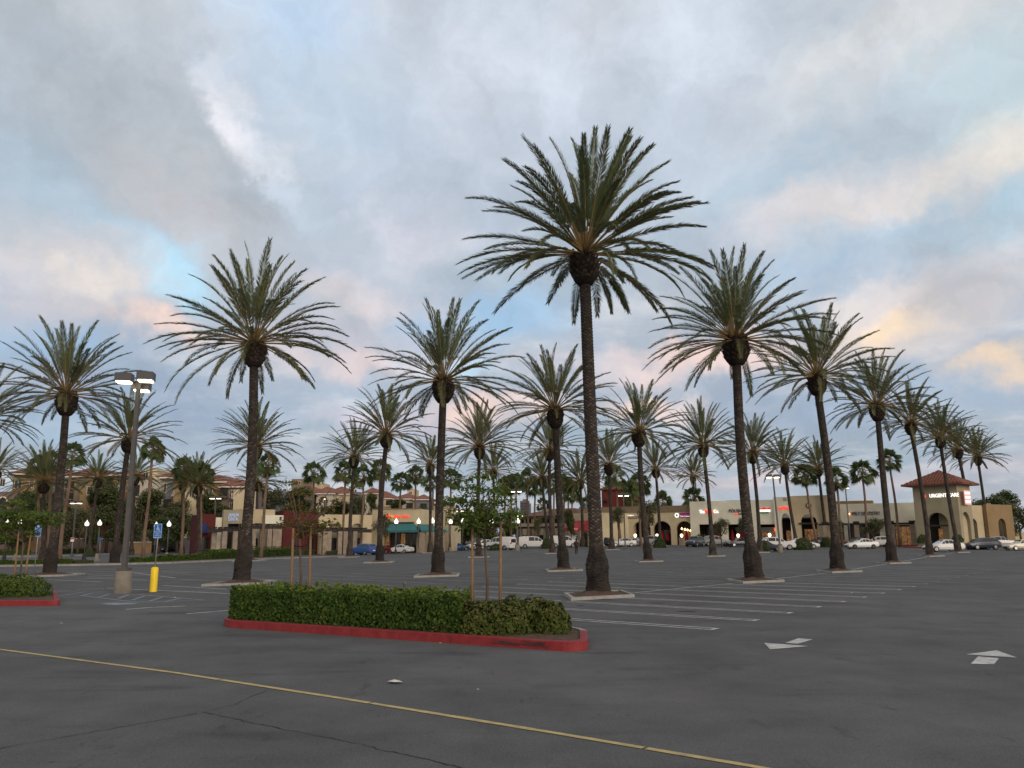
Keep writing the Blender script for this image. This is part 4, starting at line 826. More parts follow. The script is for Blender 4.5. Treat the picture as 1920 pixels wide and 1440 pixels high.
# ---------------------------------------------------------------- buildings
def stucco(n, c, v=.15): return mat(n, c, .92, v, .45, bump=.15, fine=9)
tan = stucco('tan_stucco', (.52, .45, .30)); olive = stucco('olive_stucco', (.30, .27, .185)); pale = stucco('pale_stucco', (.68, .67, .55)); sand = stucco('sand_stucco', (.44, .37, .245)); brown = stucco('brown_stucco', (.20, .155, .105)); red_st = stucco('red_stucco', (.14, .028, .025)); dred = stucco('dark_red_stucco', (.10, .022, .021)); cream = stucco('cream_stucco', (.40, .37, .30)); grey_st = stucco('grey_stucco', (.16, .165, .18)); ochre = stucco('ochre_stucco', (.235, .165, .085)); brick = stucco('brick_red_stucco', (.17, .075, .05)); mauve = stucco('mauve_stucco', (.17, .125, .11)); off_white = stucco('off_white_trim', (.62, .58, .52))
glass = mat('dark_glass', (.018, .02, .022), .12, .3, .6, spec=.6); void = mat('painted_recess_shade', (.03, .028, .026), .9, .3, 1); warm = mat('lit_interior', (.010, .008, .007), .25, .5, 2.6, emit=.38, col2=(.50, .24, .09), spec=.5); warm2 = mat('bright_pendant_lamp', (1., .72, .34), .5, 0, emit=3.5)  # void: near-black, shade inside recesses and under ceilings put into the colour
door_m = mat('door_frame_bronze', (.05, .035, .025), .5, .2, 3); timber = mat('dark_timber', (.045, .036, .034), .85, .3, 1.5); stone = mat('stone_column', (.29, .24, .185), .95, .3, 1.6, bump=.4, fine=6)
def tile_mat():
    M = bpy.data.materials.new('clay_roof_tile'); M.use_nodes = True; t = M.node_tree; b = t.nodes['Principled BSDF']; ln = t.links.new
    tcn = t.nodes.new('ShaderNodeTexCoord'); nz = t.nodes.new('ShaderNodeTexNoise'); nz.inputs['Scale'].default_value = 2.5; nz.inputs['Detail'].default_value = 5; ln(tcn.outputs['Object'], nz.inputs['Vector'])
    cr_ = t.nodes.new('ShaderNodeValToRGB'); cr_.color_ramp.elements[0].position = .3; cr_.color_ramp.elements[1].position = .7; cr_.color_ramp.elements[0].color = (.11, .038, .026, 1); cr_.color_ramp.elements[1].color = (.23, .095, .065, 1); ln(nz.outputs['Fac'], cr_.inputs[0]); ln(cr_.outputs[0], b.inputs['Base Color']); b.inputs['Roughness'].default_value = .9
    return M
tile = tile_mat(); brown_tile = mat('brown_roof_tile', (.145, .085, .058), .9, .3, 2.2)
class Fac:                       # a vertical facade: local x along it, y into the building, z up
    def __init__(s, pxa, Ya, pxb, Yb, pybase, zb=None):
        s.A = at(pxa, pybase, Ya); s.B = at(pxb, pybase, Yb); s.z0 = zb if zb is not None else gz(s.A.x, Ya)
        d = Vector((s.B.x - s.A.x, s.B.y - s.A.y, 0)); s.len = d.length; s.d = d.normalized(); s.n = Vector((-s.d.y, s.d.x, 0)); s.rz = math.atan2(s.d.y, s.d.x)
    def p(s, px, py, off=0.):    # pixel -> (x, z) on the plane 'off' metres behind the facade
        d = ray(px, py); C0 = Vector((s.A.x, s.A.y, H)) + s.n * off; t = (C0 - Vector((0, 0, H))).dot(s.n) / d.dot(s.n); q = Vector((0, 0, H)) + d * t
        return (q - C0).dot(s.d), q.z - s.z0
    def x(s, px, off=0.): return s.p(px, 1000, off)[0]
    def z(s, px, py, off=0.): return s.p(px, py, off)[1]
    def thing(s, name, label, cat): return thing(name, label, cat, (s.A.x, s.A.y, s.z0), s.rz)
    def wpos(s, px, py, off=0.): x, z = s.p(px, py, off); return Vector((s.A.x, s.A.y, s.z0)) + s.d * x + s.n * off + Vector((0, 0, z))
def arch_wall(b, x0, x1, z1, ops, th=.5, y0=0., zb=-.4):     # wall with arched or flat openings: ops (cx, half width, spring z, rise)
    cuts = x0
    def col(xa, xb, za0, za1):
        b.add([(xa, y0, za0), (xb, y0, za1), (xb, y0, z1), (xa, y0, z1)], [(0, 1, 2, 3)]); b.add([(xa, y0 + th, za0), (xb, y0 + th, za1), (xb, y0 + th, z1), (xa, y0 + th, z1)], [(3, 2, 1, 0)])
        b.add([(xa, y0, za0), (xb, y0, za1), (xb, y0 + th, za1), (xa, y0 + th, za0)], [(3, 2, 1, 0)])
    for cx_, hw, sp, rise in sorted(ops):
        if cx_ - hw > cuts: col(cuts, cx_ - hw, zb, zb)
        n = 14 if rise else 1
        for k in range(n):
            a0, a1 = math.pi * (1 - k / n), math.pi * (1 - (k + 1) / n)
            xa, xb = (cx_ + hw * math.cos(a0), cx_ + hw * math.cos(a1)) if rise else (cx_ - hw, cx_ + hw)
            col(xa, xb, sp + rise * math.sin(a0), sp + rise * math.sin(a1))
        for xx, sgn in ((cx_ - hw, 1), (cx_ + hw, -1)): b.add([(xx, y0, zb), (xx, y0 + th, zb), (xx, y0 + th, sp), (xx, y0, sp)], [(0, 1, 2, 3)[::sgn]])
        cuts = cx_ + hw
    if cuts < x1: col(cuts, x1, zb, zb)
    b.add([(x0, y0, z1), (x1, y0, z1), (x1, y0 + th, z1), (x0, y0 + th, z1)], [(0, 1, 2, 3)])
    for xx, sgn in ((x0, -1), (x1, 1)): b.add([(xx, y0, zb), (xx, y0 + th, zb), (xx, y0 + th, z1), (xx, y0, z1)], [(0, 1, 2, 3)[::sgn]])
def window(t, x0, x1, z0, z1, y=0., m_=None, frame=None, nm='window', mull=1):
    b = MB(); f = .07; b.box(x0, x1, y - .04, y + .03, z0, z0 + f); b.box(x0, x1, y - .04, y + .03, z1 - f, z1); b.box(x0, x0 + f, y - .04, y + .03, z0 + f, z1 - f); b.box(x1 - f, x1, y - .04, y + .03, z0 + f, z1 - f)
    for k in range(1, mull + 1): xm = x0 + (x1 - x0) * k / (mull + 1); b.box(xm - .03, xm + .03, y - .035, y + .02, z0 + f, z1 - f)
    o = b.build(nm, frame or door_m, t); b = MB(); b.box(x0 + .02, x1 - .02, y - .006, y + .02, z0 + .02, z1 - .02); b.build('pane', m_ or glass, o); return o
def hip_roof(t, x0, x1, y0, y1, z0, z1, m_, ov=.6, ribs=True, point=False):
    b = MB(); x0 -= ov; x1 += ov; y0 -= ov; y1 += ov; w_, d_ = x1 - x0, y1 - y0
    if point: r0 = ((x0 + x1) / 2 - .05, (y0 + y1) / 2); r1 = (r0[0] + .1, r0[1])
    elif w_ >= d_: r0, r1 = (x0 + d_ / 2, (y0 + y1) / 2), (x1 - d_ / 2, (y0 + y1) / 2)
    else: r0, r1 = ((x0 + x1) / 2, y0 + w_ / 2), ((x0 + x1) / 2, y1 - w_ / 2)
    c = [(x0, y0), (x1, y0), (x1, y1), (x0, y1)]
    vs = [(*q, z0) for q in c] + [(*q, z0 + .14) for q in c] + [(*r0, z1), (*r1, z1)]
    b.add(vs, [(3, 2, 1, 0), (0, 1, 5, 4), (1, 2, 6, 5), (2, 3, 7, 6), (3, 0, 4, 7)] + ([(4, 5, 9, 8), (5, 6, 9), (6, 7, 8, 9), (7, 4, 8)] if w_ >= d_ else [(4, 5, 8), (5, 6, 9, 8), (6, 7, 9), (7, 4, 8, 9)]))
    if ribs:
        n = int(w_ / .42)
        for k in range(n + 1):
            xx = x0 + w_ * (k + .5) / (n + 1); f = min(1, min(xx - x0, x1 - xx) / (d_ / 2 if w_ >= d_ and not point else w_ / 2)); yy = y0 + f * (d_ / 2 if w_ >= d_ else w_ / 2); b.tube([(xx, y0 - .05, z0 + .15), (xx, yy, z0 + .17 + (z1 - z0 - .14) * f)], .11, 6)
        n = int(d_ / .42)
        for sx0, sg in ((x0, 1), (x1, -1)):
            for k in range(n + 1):
                yy = y0 + d_ * (k + .5) / (n + 1); f = min(1, min(yy - y0, y1 - yy) / (w_ / 2 if w_ < d_ else d_ / 2)); b.tube([(sx0 - sg * .05, yy, z0 + .15), (sx0 + sg * f * (w_ if point else min(w_, d_)) / 2, yy, z0 + .17 + (z1 - z0 - .14) * f)], .11, 5)
    return b.build('roof', m_, t)
def box_part(t, name, m_, *a, loc=None): b = MB(); b.box(*a); return b.build(name, m_, t, loc)
# ---- right-hand arcade (round logo shop and Thai restaurant)
FA = Fac(1090, 150, 1727, 126, 1018)
YB = 14.
def arcade_back(t, x0, x1, y, z1, lit=()):
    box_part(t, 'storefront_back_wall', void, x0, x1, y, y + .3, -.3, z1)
t = FA.thing('arcade_building', 'tan arcade of arched bays with brown roof band, left of white shop', 'shop building')
xa, xb = FA.x(1098), FA.x(1297); zt = FA.z(1220, 961); zp = FA.z(1220, 949)
ops = []
for pc, hw in ((1117, 15), (1158, 17), (1203, 17), (1241, 17), (1283, 16)):
    ops.append((FA.x(pc), (FA.x(pc + hw) - FA.x(pc - hw)) / 2, FA.z(pc, 993), FA.z(pc, 977) - FA.z(pc, 993)))
b = MB(); arch_wall(b, xa, xb, zt, ops, 1.0); b.build('arcade_wall', tan, t)
box_part(t, 'parapet_band', brown, xa - .1, xb, -.12, 1.2, zt + .003, zp); box_part(t, 'rear_volume', tan, xa + .02, xb - .02, 4.2, YB, -.3, zp - .3)
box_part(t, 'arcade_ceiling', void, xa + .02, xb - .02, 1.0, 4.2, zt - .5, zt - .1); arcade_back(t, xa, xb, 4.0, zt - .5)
for k, (cx_, hw, sp, ri) in enumerate(ops):
    window(t, cx_ - hw * .9, cx_ + hw * .9, .1, 2.9, 3.95, warm if k == 4 else glass, mull=3)
for k in range(5):
    b = MB(); b.lathe([(.02, .25), (.16, .1), (.18, -.05), (.08, -.15)], 10, (ops[4][0] - 1.0 + .5 * k, 2.5 + .2 * (k % 2), 3.0 - .12 * k)); b.build('pendant_lamp', warm2, t)
# ---- white shop with flat openings
t = FA.thing('shop_building', 'pale flat-roofed shop block with nail salon and Co. signs', 'shop building')
xa, xb, xc, xd = FA.x(1297), FA.x(1455.5), FA.x(1487), FA.x(1545); zt = FA.z(1360, 939, -.6); z2 = FA.z(1470, 932, -.6); z3 = FA.z(1520, 929, -.3)
ops = []
for p0, p1 in ((1311, 1352), (1365, 1402), (1420, 1455)): x0, x1 = FA.x(p0, -.6), FA.x(p1, -.6); ops.append(((x0 + x1) / 2, (x1 - x0) / 2, FA.z((p0 + p1) / 2, 983, -.6), 0))
b = MB(); arch_wall(b, xa, xb, zt, ops, .6, -.6); b.build('front_wall', pale, t)
b = MB(); x0, x1 = FA.x(1466, -1.0), FA.x(1484, -1.0); arch_wall(b, xb + .003, xc, z2, [((x0 + x1) / 2, (x1 - x0) / 2, FA.z(1475, 980, -1), 1.5)], 1.2, -1.0); b.build('arched_pier', pale, t)
b = MB(); x0, x1 = FA.x(1503, -.3), FA.x(1533, -.3); arch_wall(b, xc + .003, xd + 1.2, z3, [((x0 + x1) / 2, (x1 - x0) / 2, FA.z(1518, 979, -.3), 1.25)], 1.0, -.3); b.build('entrance_wall', tan, t)
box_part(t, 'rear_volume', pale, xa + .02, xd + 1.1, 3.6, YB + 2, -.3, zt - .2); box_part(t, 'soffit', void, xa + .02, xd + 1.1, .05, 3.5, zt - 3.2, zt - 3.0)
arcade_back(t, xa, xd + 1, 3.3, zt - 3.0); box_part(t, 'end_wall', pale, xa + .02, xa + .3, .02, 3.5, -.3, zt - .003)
for k, (cx_, hw, sp, ri) in enumerate(ops): window(t, cx_ - hw * .95, cx_ + hw * .95, .1, sp - .4, 3.2, glass if k < 2 else warm, mull=4)
window(t, FA.x(1469), FA.x(1484), .1, 2.6, 3.2, warm, mull=1); window(t, FA.x(1504), FA.x(1530), .1, 2.8, 3.2, warm, mull=3)
box_part(t, 'roof_hatch', timber, FA.x(1360), FA.x(1385), 2, 5, zt - .3, zt + .15); box_part(t, 'entrance_beam', timber, FA.x(1500), FA.x(1535), -.55, -.32, FA.z(1518, 983), FA.z(1518, 980))
x0, z0 = FA.p(1434, 993, 2.4); box_part(t, 'window_banner', wsign, x0 - 1.3, x0 + 1.3, 2.6, 2.64, z0 - .4, z0 + .4)
box_part(t, 'neon_sign', mat('red_neon', (1., .09, .03), .5, 0, emit=1.6), x0 + 1.5, x0 + 2.3, 2.6, 2.66, z0 - .25, z0 + .3)
# ---- dentist wing
t = FA.thing('dentist_building', 'long pale shop wing with blue dentist lettering and timber pergola', 'shop building')
xa, xb = xd + 1.2 + .01, FA.x(1728); zt = FA.z(1630, 944)
ops = []
for p0, p1 in ((1563, 1583), (1590, 1605), (1612, 1650), (1662, 1675), (1678, 1712)): x0, x1 = FA.x(p0), FA.x(p1); ops.append(((x0 + x1) / 2, (x1 - x0) / 2, FA.z((p0 + p1) / 2, 984), 0))
b = MB(); arch_wall(b, xa, xb, zt, ops, .5); b.build('front_wall', pale, t); box_part(t, 'rear_volume', tan, xa + .02, xb - .02, 9, YB + 4, -.3, zt - .15)
box_part(t, 'raised_roof', ochre, FA.x(1565), FA.x(1640), 5, 12, zt - .3, FA.z(1600, 939, 5)); arcade_back(t, xa, xb, 2.6, zt - 2)
for k, (cx_, hw, sp, ri) in enumerate(ops): window(t, cx_ - hw * .96, cx_ + hw * .96, .1, sp - .2, .42, warm if k in (3, 4) else glass, mull=2)
box_part(t, 'pergola_beam', timber, FA.x(1538), FA.x(1716), -1.6, -1.35, FA.z(1620, 984.5), FA.z(1620, 981))
for pc in (1548, 1607, 1672, 1712):
    x0 = FA.x(pc, -1.5); box_part(t, 'pergola_column', stone, x0 - .35, x0 + .35, -1.85, -1.15, -.2, FA.z(1620, 984.5) - .003); box_part(t, 'column_cap', timber, x0 - .45, x0 + .45, -1.95, -1.05, FA.z(1620, 981) + .003, FA.z(1620, 980) + .2)
for k in range(14): x0 = FA.x(1545) + (FA.x(1712) - FA.x(1545)) * k / 13; box_part(t, 'rafter', timber, x0 - .06, x0 + .06, -1.9, -.02, FA.z(1620, 981) + .01, FA.z(1620, 981) + .18) if k % 2 else None
# ---- tower
FT = Fac(1714, 119, 1807, 114, 1020); t = FT.thing('tower_building', 'square olive tower with clay tile roof and white urgent care letters', 'shop building')
xa, xb = FT.x(1719), FT.x(1803); D_ = (xb - xa) * .74; zt = FT.z(1760, 910)
x0, x1 = FT.x(1740), FT.x(1780); b = MB(); arch_wall(b, xa, xb, zt, [((x0 + x1) / 2, (x1 - x0) / 2, FT.z(1760, 980), FT.z(1760, 961) - FT.z(1760, 980))], .9); b.build('front_wall', olive, t)
def side_wall(nm, xx, flip):
    b = MB(); arch_wall(b, .92, D_, zt, [(D_ * .5, 1.5, FT.z(1760, 980), 1.5)], .6); o = b.build(nm, olive, t, (xx, 0, 0)); o.rotation_euler = (0, 0, R(90)); return o
side_wall('side_wall', xb, 0); side_wall('side_wall', xa + .6, 0); box_part(t, 'rear_wall', olive, xa, xb, D_ + .01, D_ + .5, -.3, zt)
box_part(t, 'ceiling', void, xa + .6, xb - .7, .95, D_, FT.z(1760, 955), FT.z(1760, 953)); box_part(t, 'storefront_back_wall', void, xa + .61, xb - .61, 3.4, 3.6, -.3, 5)
window(t, x0 + .1, x1 - .1, .1, FT.z(1760, 985), 3.3, glass, mull=2); window(t, x0 + .2, (x0 + x1) / 2, .15, FT.z(1760, 990), 3.22, warm, nm='lit_window', mull=0)
box_part(t, 'doorway_beam', timber, x0 + .01, x1 - .01, .5, .8, FT.z(1760, 987), FT.z(1760, 984)); rf = hip_roof(t, xa, xb, 0, D_, zt, FT.z(1755, 883, D_ / 2), tile, 1.15, True, True)
box_part(t, 'eave_soffit', timber, xa - 1.2, xb + 1.2, -1.2, D_ + 1.2, zt - .16, zt - .02) if False else None
for px0, px1 in ((1722, 1738), (1785, 1806)):
    x0, x1 = FT.x(px0, -1.6), FT.x(px1, -1.6); box_part(t, 'planter_wall', stone, x0, x1, -2.2, -1.2, -.2, .75)
wq = FT.wpos(1807, 1020, D_ * .55); wg = thing('tower_wing', 'lower tan wing with arched openings receding right of the tiled tower', 'shop building', (wq.x, wq.y, FT.z0), FT.rz + R(76))
b = MB(); arch_wall(b, 0, 5.2, FT.z(1815, 945), [(2.7, .9, 3.2, .9)], .5, 0); b.build('front_wall', sand, wg); b = MB(); arch_wall(b, 5.25, 11.5, FT.z(1815, 943), [(8.6, .9, 3.2, .9)], .5, -.6); b.build('projecting_bay', ochre, wg); box_part(wg, 'rear_volume', sand, .02, 11.4, .9, 3.4, -.3, FT.z(1815, 947))
for x0_, y0_ in ((2.7, .8), (8.6, .8)): window(wg, x0_ - .85, x0_ + .85, .1, 2.6, y0_, glass)
for px, lab in ((1730, 'clipped shrub in the planter left of the tower arch'), (1795, 'clipped shrub in the planter right of the tower arch')):
    q = FT.wpos(px, 1010, -1.7); tt = thing('shrub', lab, 'shrub', (q.x, q.y, FT.z0 + .7), 0, 'shrubs in tower planters'); o = link('foliage', shrub_me[0], tt); o.scale = (.85, .7, 1.15); b = MB(); b.tube([(0, 0, 0), (0, 0, .5)], .04, 5); b.build('stems', wood, tt)
# ---- pavement before the right-hand shops
def pavement(f, p0, p1, y0, y1, z=.14):
    b = MB(); b.box(f.x(p0), f.x(p1), y0, y1, -.6, z); o = b.build('pavement', kerb_m, None, (f.A.x, f.A.y, f.z0)); o.rotation_euler = (0, 0, f.rz); struct(o)
    b = MB(); b.box(f.x(p0), f.x(p1), y0 - .16, y0 - .003, -.6, z - .004); o = b.build('red_kerb', red_paint, None, (f.A.x, f.A.y, f.z0)); o.rotation_euler = (0, 0, f.rz); struct(o)
pavement(FA, 1098, 1715, -3.4, 3.2); pavement(FT, 1716, 1812, -4.0, -.02)
# ---- signs on the shops
def lit(n, c, e): return mat(n, c, .5, 0, emit=e)
w_lit = lit('white_lit_letters', (1, .97, .92), .95); r_lit = lit('red_lit_letters', (1., .07, .04), .75); o_lit = lit('orange_lit_letters', (1., .40, .04), .5); b_let = mat('navy_letters', (.012, .022, .12), .5, .1, 3); k_let = mat('black_letters', (.015, .015, .015), .5, .1, 3); p_let = mat('purple_panel', (.24, .015, .13), .5, .1, 3); g_let = lit('green_panel', (.02, .22, .06), .1); pk = lit('pink_panel', (.8, .42, .42), .25); bl_l = lit('pale_blue_letters', (.42, .55, .85), .25)
def shop_sign(f, px, py, label, off=-.06):
    q = f.wpos(px, py, off); t = thing('shop_sign', label, 'sign', q, f.rz, 'signs on the shop fronts'); t['k'] = 0
    del t['k']; return t
def hgt(f, px, dpx): return f.z(px, 960) - f.z(px, 960 + dpx)
def fit(o, target_w):                    # squeeze lettering to the width measured on the wall
    bpy.context.view_layer.update(); wd = o.dimensions.x / max(1e-6, o.scale.x)
    if wd > 1e-4: o.scale.x = target_w / wd
def wid(f, p0, p1, off=0): return f.x(p1, off) - f.x(p0, off)
def disc(t, r, m_, x, name='emblem', z=0., y0=-.05, y1=.05):
    b = MB(); n = 20; b.add([(x + r * math.cos(2 * math.pi * k / n), yy, z + r * math.sin(2 * math.pi * k / n)) for yy in (y0, y1) for k in range(n)], [tuple(range(n)), tuple(range(2 * n - 1, n - 1, -1))] + [(k, n + k, n + (k + 1) % n, (k + 1) % n) for k in range(n)]); return b.build(name, m_, t)
u = hgt(FT, 1760, 1)
t = shop_sign(FT, 1770, 929, 'white lit URGENT CARE letters on the tiled tower'); o = text('URGENT CARE', 10 * u, w_lit, t, (0, 0, 0), ext=.06); fit(o, wid(FT, 1736, 1791)); disc(t, 4 * u, r_lit, wid(FT, 1770, 1731.5)); b = MB(); x0 = wid(FT, 1770, 1731.5); b.box(x0 - 2.6 * u, x0 + 2.6 * u, -.09, -.055, -1.1 * u, 1.1 * u); b.build('emblem_bar', w_lit, t)
qx = FT.wpos(1803, 932); tt = thing('shop_sign', 'pink and white sign on the right side of the tower', 'sign', (qx.x, qx.y, qx.z), FT.rz + R(90)); b = MB(); b.box(.9, 3.3, -.08, -.01, -1.0, 1.0); b.build('sign_panel', pk, tt)
for k in range(3): text('URGENT', .5, w_lit, tt, (2.1, -.1, .6 - .6 * k), ext=.01)
u = hgt(FA, 1620, 1)
t = shop_sign(FA, 1620, 963, 'navy FAMILY DENTISTRY letters on the pale wing'); o = text('FAMILY DENTISTRY', 9.5 * u, b_let, t, (0, 0, 0), ext=.06); fit(o, wid(FA, 1598, 1658)); disc(t, 4 * u, o_lit, wid(FA, 1620, 1592.5)); disc(t, 1.6 * u, w_lit, wid(FA, 1620, 1592.5), 'emblem_centre', 0, -.08, -.053)
u = hgt(FA, 1340, 1)
t = shop_sign(FA, 1329, 959.5, 'white and red lit Co. letters on the pale shop', -.68)
for s_, p0, p1, m_ in (('The', 1311, 1321, w_lit), ('Pizza', 1321.5, 1337, r_lit), ('Co.', 1338, 1347.5, w_lit)): o = text(s_, 9 * u, m_, t, (wid(FA, 1329, (p0 + p1) / 2), 0, 0), ext=.06); fit(o, wid(FA, p0, p1))
t = shop_sign(FA, 1379, 958, 'black nail salon lettering with a small red and black word below', -.68); o = text('P\u00d6LISH', 8.5 * u, k_let, t, (0, 0, 0), ext=.05); fit(o, wid(FA, 1367, 1391))
o = text('nail', 4 * u, r_lit, t, (wid(FA, 1379, 1380), 0, -5.2 * u), ext=.04); fit(o, wid(FA, 1376.5, 1383)); o = text('lounge', 4 * u, k_let, t, (wid(FA, 1379, 1387.3), 0, -5.2 * u), ext=.04); fit(o, wid(FA, 1384, 1391))
t = shop_sign(FA, 1433, 957, 'red, white and green lit restaurant sign', -.7); wd = wid(FA, 1421, 1444)
b = MB(); n = 12; top = [(-wd / 2 + wd * k / n, (4.6 + 1.3 * math.cos(4 * math.pi * k / n)) * u) for k in range(n + 1)]; b.add([(x, -.05, z) for x, z in top] + [(x, -.05, 1.6 * u) for x, z in top], [(k + n + 1, k + n + 2, k + 1, k) for k in range(n)]); b.build('red_panel', lit('red_panel', (.62, .03, .03), .5), t)
b = MB(); b.box(-wd / 2 + .05, wd / 2 - .05, -.04, .05, -2.6 * u, 1.55 * u); b.build('white_panel', w_lit, t); b = MB(); b.box(-wd * .4, wd * .34, -.04, .05, -5.2 * u, -2.63 * u); b.build('green_panel', g_let, t)
o = text('ROMANO', 3.8 * u, mat('faint_letters', (.45, .36, .26), .6, 0), t, (0, -.06, -.5 * u), ext=.005); fit(o, wd * .85)
t = shop_sign(FA, 1472, 952, 'red lit massage shop letters on the arched pier', -1.08); o = text('Leg Massage', 8 * u, r_lit, t, (0, 0, 0), ext=.06); fit(o, wid(FA, 1460, 1484))
t = shop_sign(FA, 1471.5, 936, 'small black address number high on the arched pier', -1.06); o = text('4570', 3.4 * u, k_let, t, (0, 0, -1.4 * u), ext=.02); o = text('SUITE', 2.4 * u, k_let, t, (0, 0, 2.2 * u), ext=.02)
t = shop_sign(FA, 1516, 948, 'round purple shop sign above the entrance arch', -.36); disc(t, 5 * u, mat('plum_panel', (.055, .02, .045), .5, .2, 3), 0); disc(t, 4.2 * u, mat('plum_ring', (.16, .09, .13), .5, .2, 3), 0, 'emblem_ring', 0, -.07, -.052); text('36', 6 * u, pk, t, (0, -.09, 0), ext=.01)
t = shop_sign(FA, 1282, 966, 'purple and white Thai restaurant sign above the lit arch', -.06); b = MB(); b.box(wid(FA, 1282, 1274), wid(FA, 1282, 1294), -.05, .05, -4 * u, 4.5 * u); b.build('sign_panel', p_let, t); disc(t, 4.2 * u, w_lit, wid(FA, 1282, 1269)); disc(t, 2.4 * u, lit('teal_leaf', (.08, .42, .28), .2), wid(FA, 1282, 1269), 'emblem_leaf', 0, -.08, -.052)
o = text('Mix Rose', 5 * u, lit('magenta_letters', (.5, .06, .30), .3), t, (wid(FA, 1282, 1284), -.06, 1.6 * u), ext=.02); fit(o, wid(FA, 1275, 1293)); o = text('Thai Cuisine', 3.2 * u, w_lit, t, (wid(FA, 1282, 1284), -.06, -2 * u), ext=.02); fit(o, wid(FA, 1275, 1293))
t = shop_sign(FA, 1182, 969, 'round pale logo with white kitchen lettering on the arcade', -.06); disc(t, 4.4 * u, mat('pale_logo', (.78, .78, .62), .5, .1, 3), wid(FA, 1182, 1170)); disc(t, 2.8 * u, olive, wid(FA, 1182, 1170), 'emblem_ring', 0, -.08, -.052); disc(t, 1.6 * u, w_lit, wid(FA, 1182, 1170), 'emblem_centre', 0, -.1, -.082)
b = MB(); b.box(wid(FA, 1182, 1177), wid(FA, 1182, 1195), -.03, .03, -3.6 * u, .9 * u); b.build('sign_panel', mat('brown_panel', (.10, .05, .05), .5, .1, 3), t); o = text('Modern', 3.2 * u, w_lit, t, (wid(FA, 1182, 1182), -.05, 2.6 * u), ext=.02); fit(o, wid(FA, 1176, 1188)); o = text('KITCHEN', 4 * u, wsign, t, (wid(FA, 1182, 1186), -.05, -1.3 * u), ext=.02); fit(o, wid(FA, 1178, 1194.5))
# ---- things in front of the arcade
red_cl = mat('red_canvas', (.36, .02, .03), .8, .2, 3)
for i, (px, lab) in enumerate(((1152, 'leftmost closed red umbrella under the round-logo arch'), (1163, 'second closed red umbrella under the round-logo arch'), (1176, 'closed red umbrella right of the round-logo arch'), (1242, 'left closed red umbrella in the dark arch'), (1252, 'right closed red umbrella in the dark arch'), (1280, 'closed red umbrella in the lit arch'), (1288, 'right closed red umbrella in the lit arch'), (1348, 'closed red umbrella under the Co. sign'), (1374, 'closed red umbrella under the nail salon letters'), (1392, 'left of two red umbrellas behind the nail salon palm'), (1398, 'right of two red umbrellas behind the nail salon palm'))):
    q = FA.wpos(px, 1015, 1.6); t = thing('patio_umbrella', lab, 'umbrella', (q.x, q.y, FA.z0 + .12), FA.rz, 'closed red patio umbrellas'); b = MB(); b.tube([(0, 0, 0), (0, 0, 2.5)], .035, 6); b.build('pole', blackm, t); b = MB(); b.lathe([(.05, 2.65), (.16, 2.3), (.30, 1.5), (.34, .9), (.20, .75)], 9, smooth=False); b.build('canopy', red_cl, t)
for i, (px, py, lab) in enumerate(((1152, 1004, 'lit pillar lamp under the left street tree'), (1191, 1004, 'lit pillar lamp left of the silver car'), (1232, 1004, 'lit pillar lamp beside the Thai-side palm trunk'), (1278, 1004, 'lit pillar lamp under the purple sign arch'), (1384, 1004, 'lit pillar lamp under the nail salon letters'), (1443, 1003, 'lit pillar lamp under the red white green sign'))):
    q = FA.wpos(px, py, -3.0); t = thing('pillar_lamp', lab, 'lamp', (q.x, q.y, FA.z0 + .1), FA.rz, 'globe lamps on low pillars'); z = q.z - FA.z0 - .1; b = MB(); b.box(-.4, .4, -.4, .4, 0, z - .45); b.box(-.46, .46, -.46, .46, z - .448, z - .36); b.build('pillar', stone, t); b = MB(); b.lathe([(.08, -.36), (.22, -.2), (.28, 0), (.22, .2), (.03, .3)], 12, (0, 0, z)); b.build('globe', lit('warm_globe', (1, .80, .55), 1.8), t)
# ---- red tower and two-storey building further left
FR_ = Fac(1128, 175, 1190, 172, 1010); t = FR_.thing('red_tower', 'dark red square tower with tiled hip roof behind the arcade', 'building'); xa, xb = FR_.x(1130), FR_.x(1187); zt = FR_.z(1160, 918)
box_part(t, 'wall', red_st, xa, xb, 0, xb - xa, -.3, zt); hip_roof(t, xa, xb, 0, xb - xa, zt, FR_.z(1160, 903, 3), tile, .5)
for px in (1136, 1180): window(t, FR_.x(px) - .45, FR_.x(px) + .45, FR_.z(px, 944), FR_.z(px, 938), -.03, glass)
FB = Fac(970, 172, 1090, 160, 1012); t = FB.thing('two_storey_building', 'tan two-storey building with long brown tile roof behind the vans', 'building'); xa, xb = FB.x(966), FB.x(1086); ze = FB.z(1030, 968); zr = FB.z(1030, 957, 4)
box_part(t, 'wall', tan, xa, xb, 0, 12, -.5, ze); hip_roof(t, xa, xb, 0, 12, ze, zr + .4, brown_tile, .9, False)
for k, px in enumerate(range(978, 1084, 13)):
    x0 = FB.x(px); window(t, x0 - .8, x0 + .8, FB.z(px, 981), FB.z(px, 972), -.02, warm if k in (2,) else glass); window(t, x0 - .8, x0 + .8, .4, 2.4, -.02, glass)
box_part(t, 'chimney', sand, FB.x(1000), FB.x(1008), 3, 6, zr - 1.5, FB.z(1004, 955, 3)); box_part(t, 'pergola_beam', timber, FB.x(968), FB.x(1066), -3.2, -2.8, FB.z(1015, 991, -3), FB.z(1015, 987, -3))
for px in (975, 993, 1002, 1024, 1034, 1060): x0 = FB.x(px, -3); box_part(t, 'pergola_column', stone, x0 - .4, x0 + .4, -3.4, -2.6, -.4, FB.z(1015, 991, -3) - .003)
FW_ = Fac(1066, 146, 1112, 142, 1016); t = FW_.thing('awning_shop', 'small tan shop with a sloping red awning left of the tallest palm', 'shop building'); xa, xb = FW_.x(1070), FW_.x(1128)
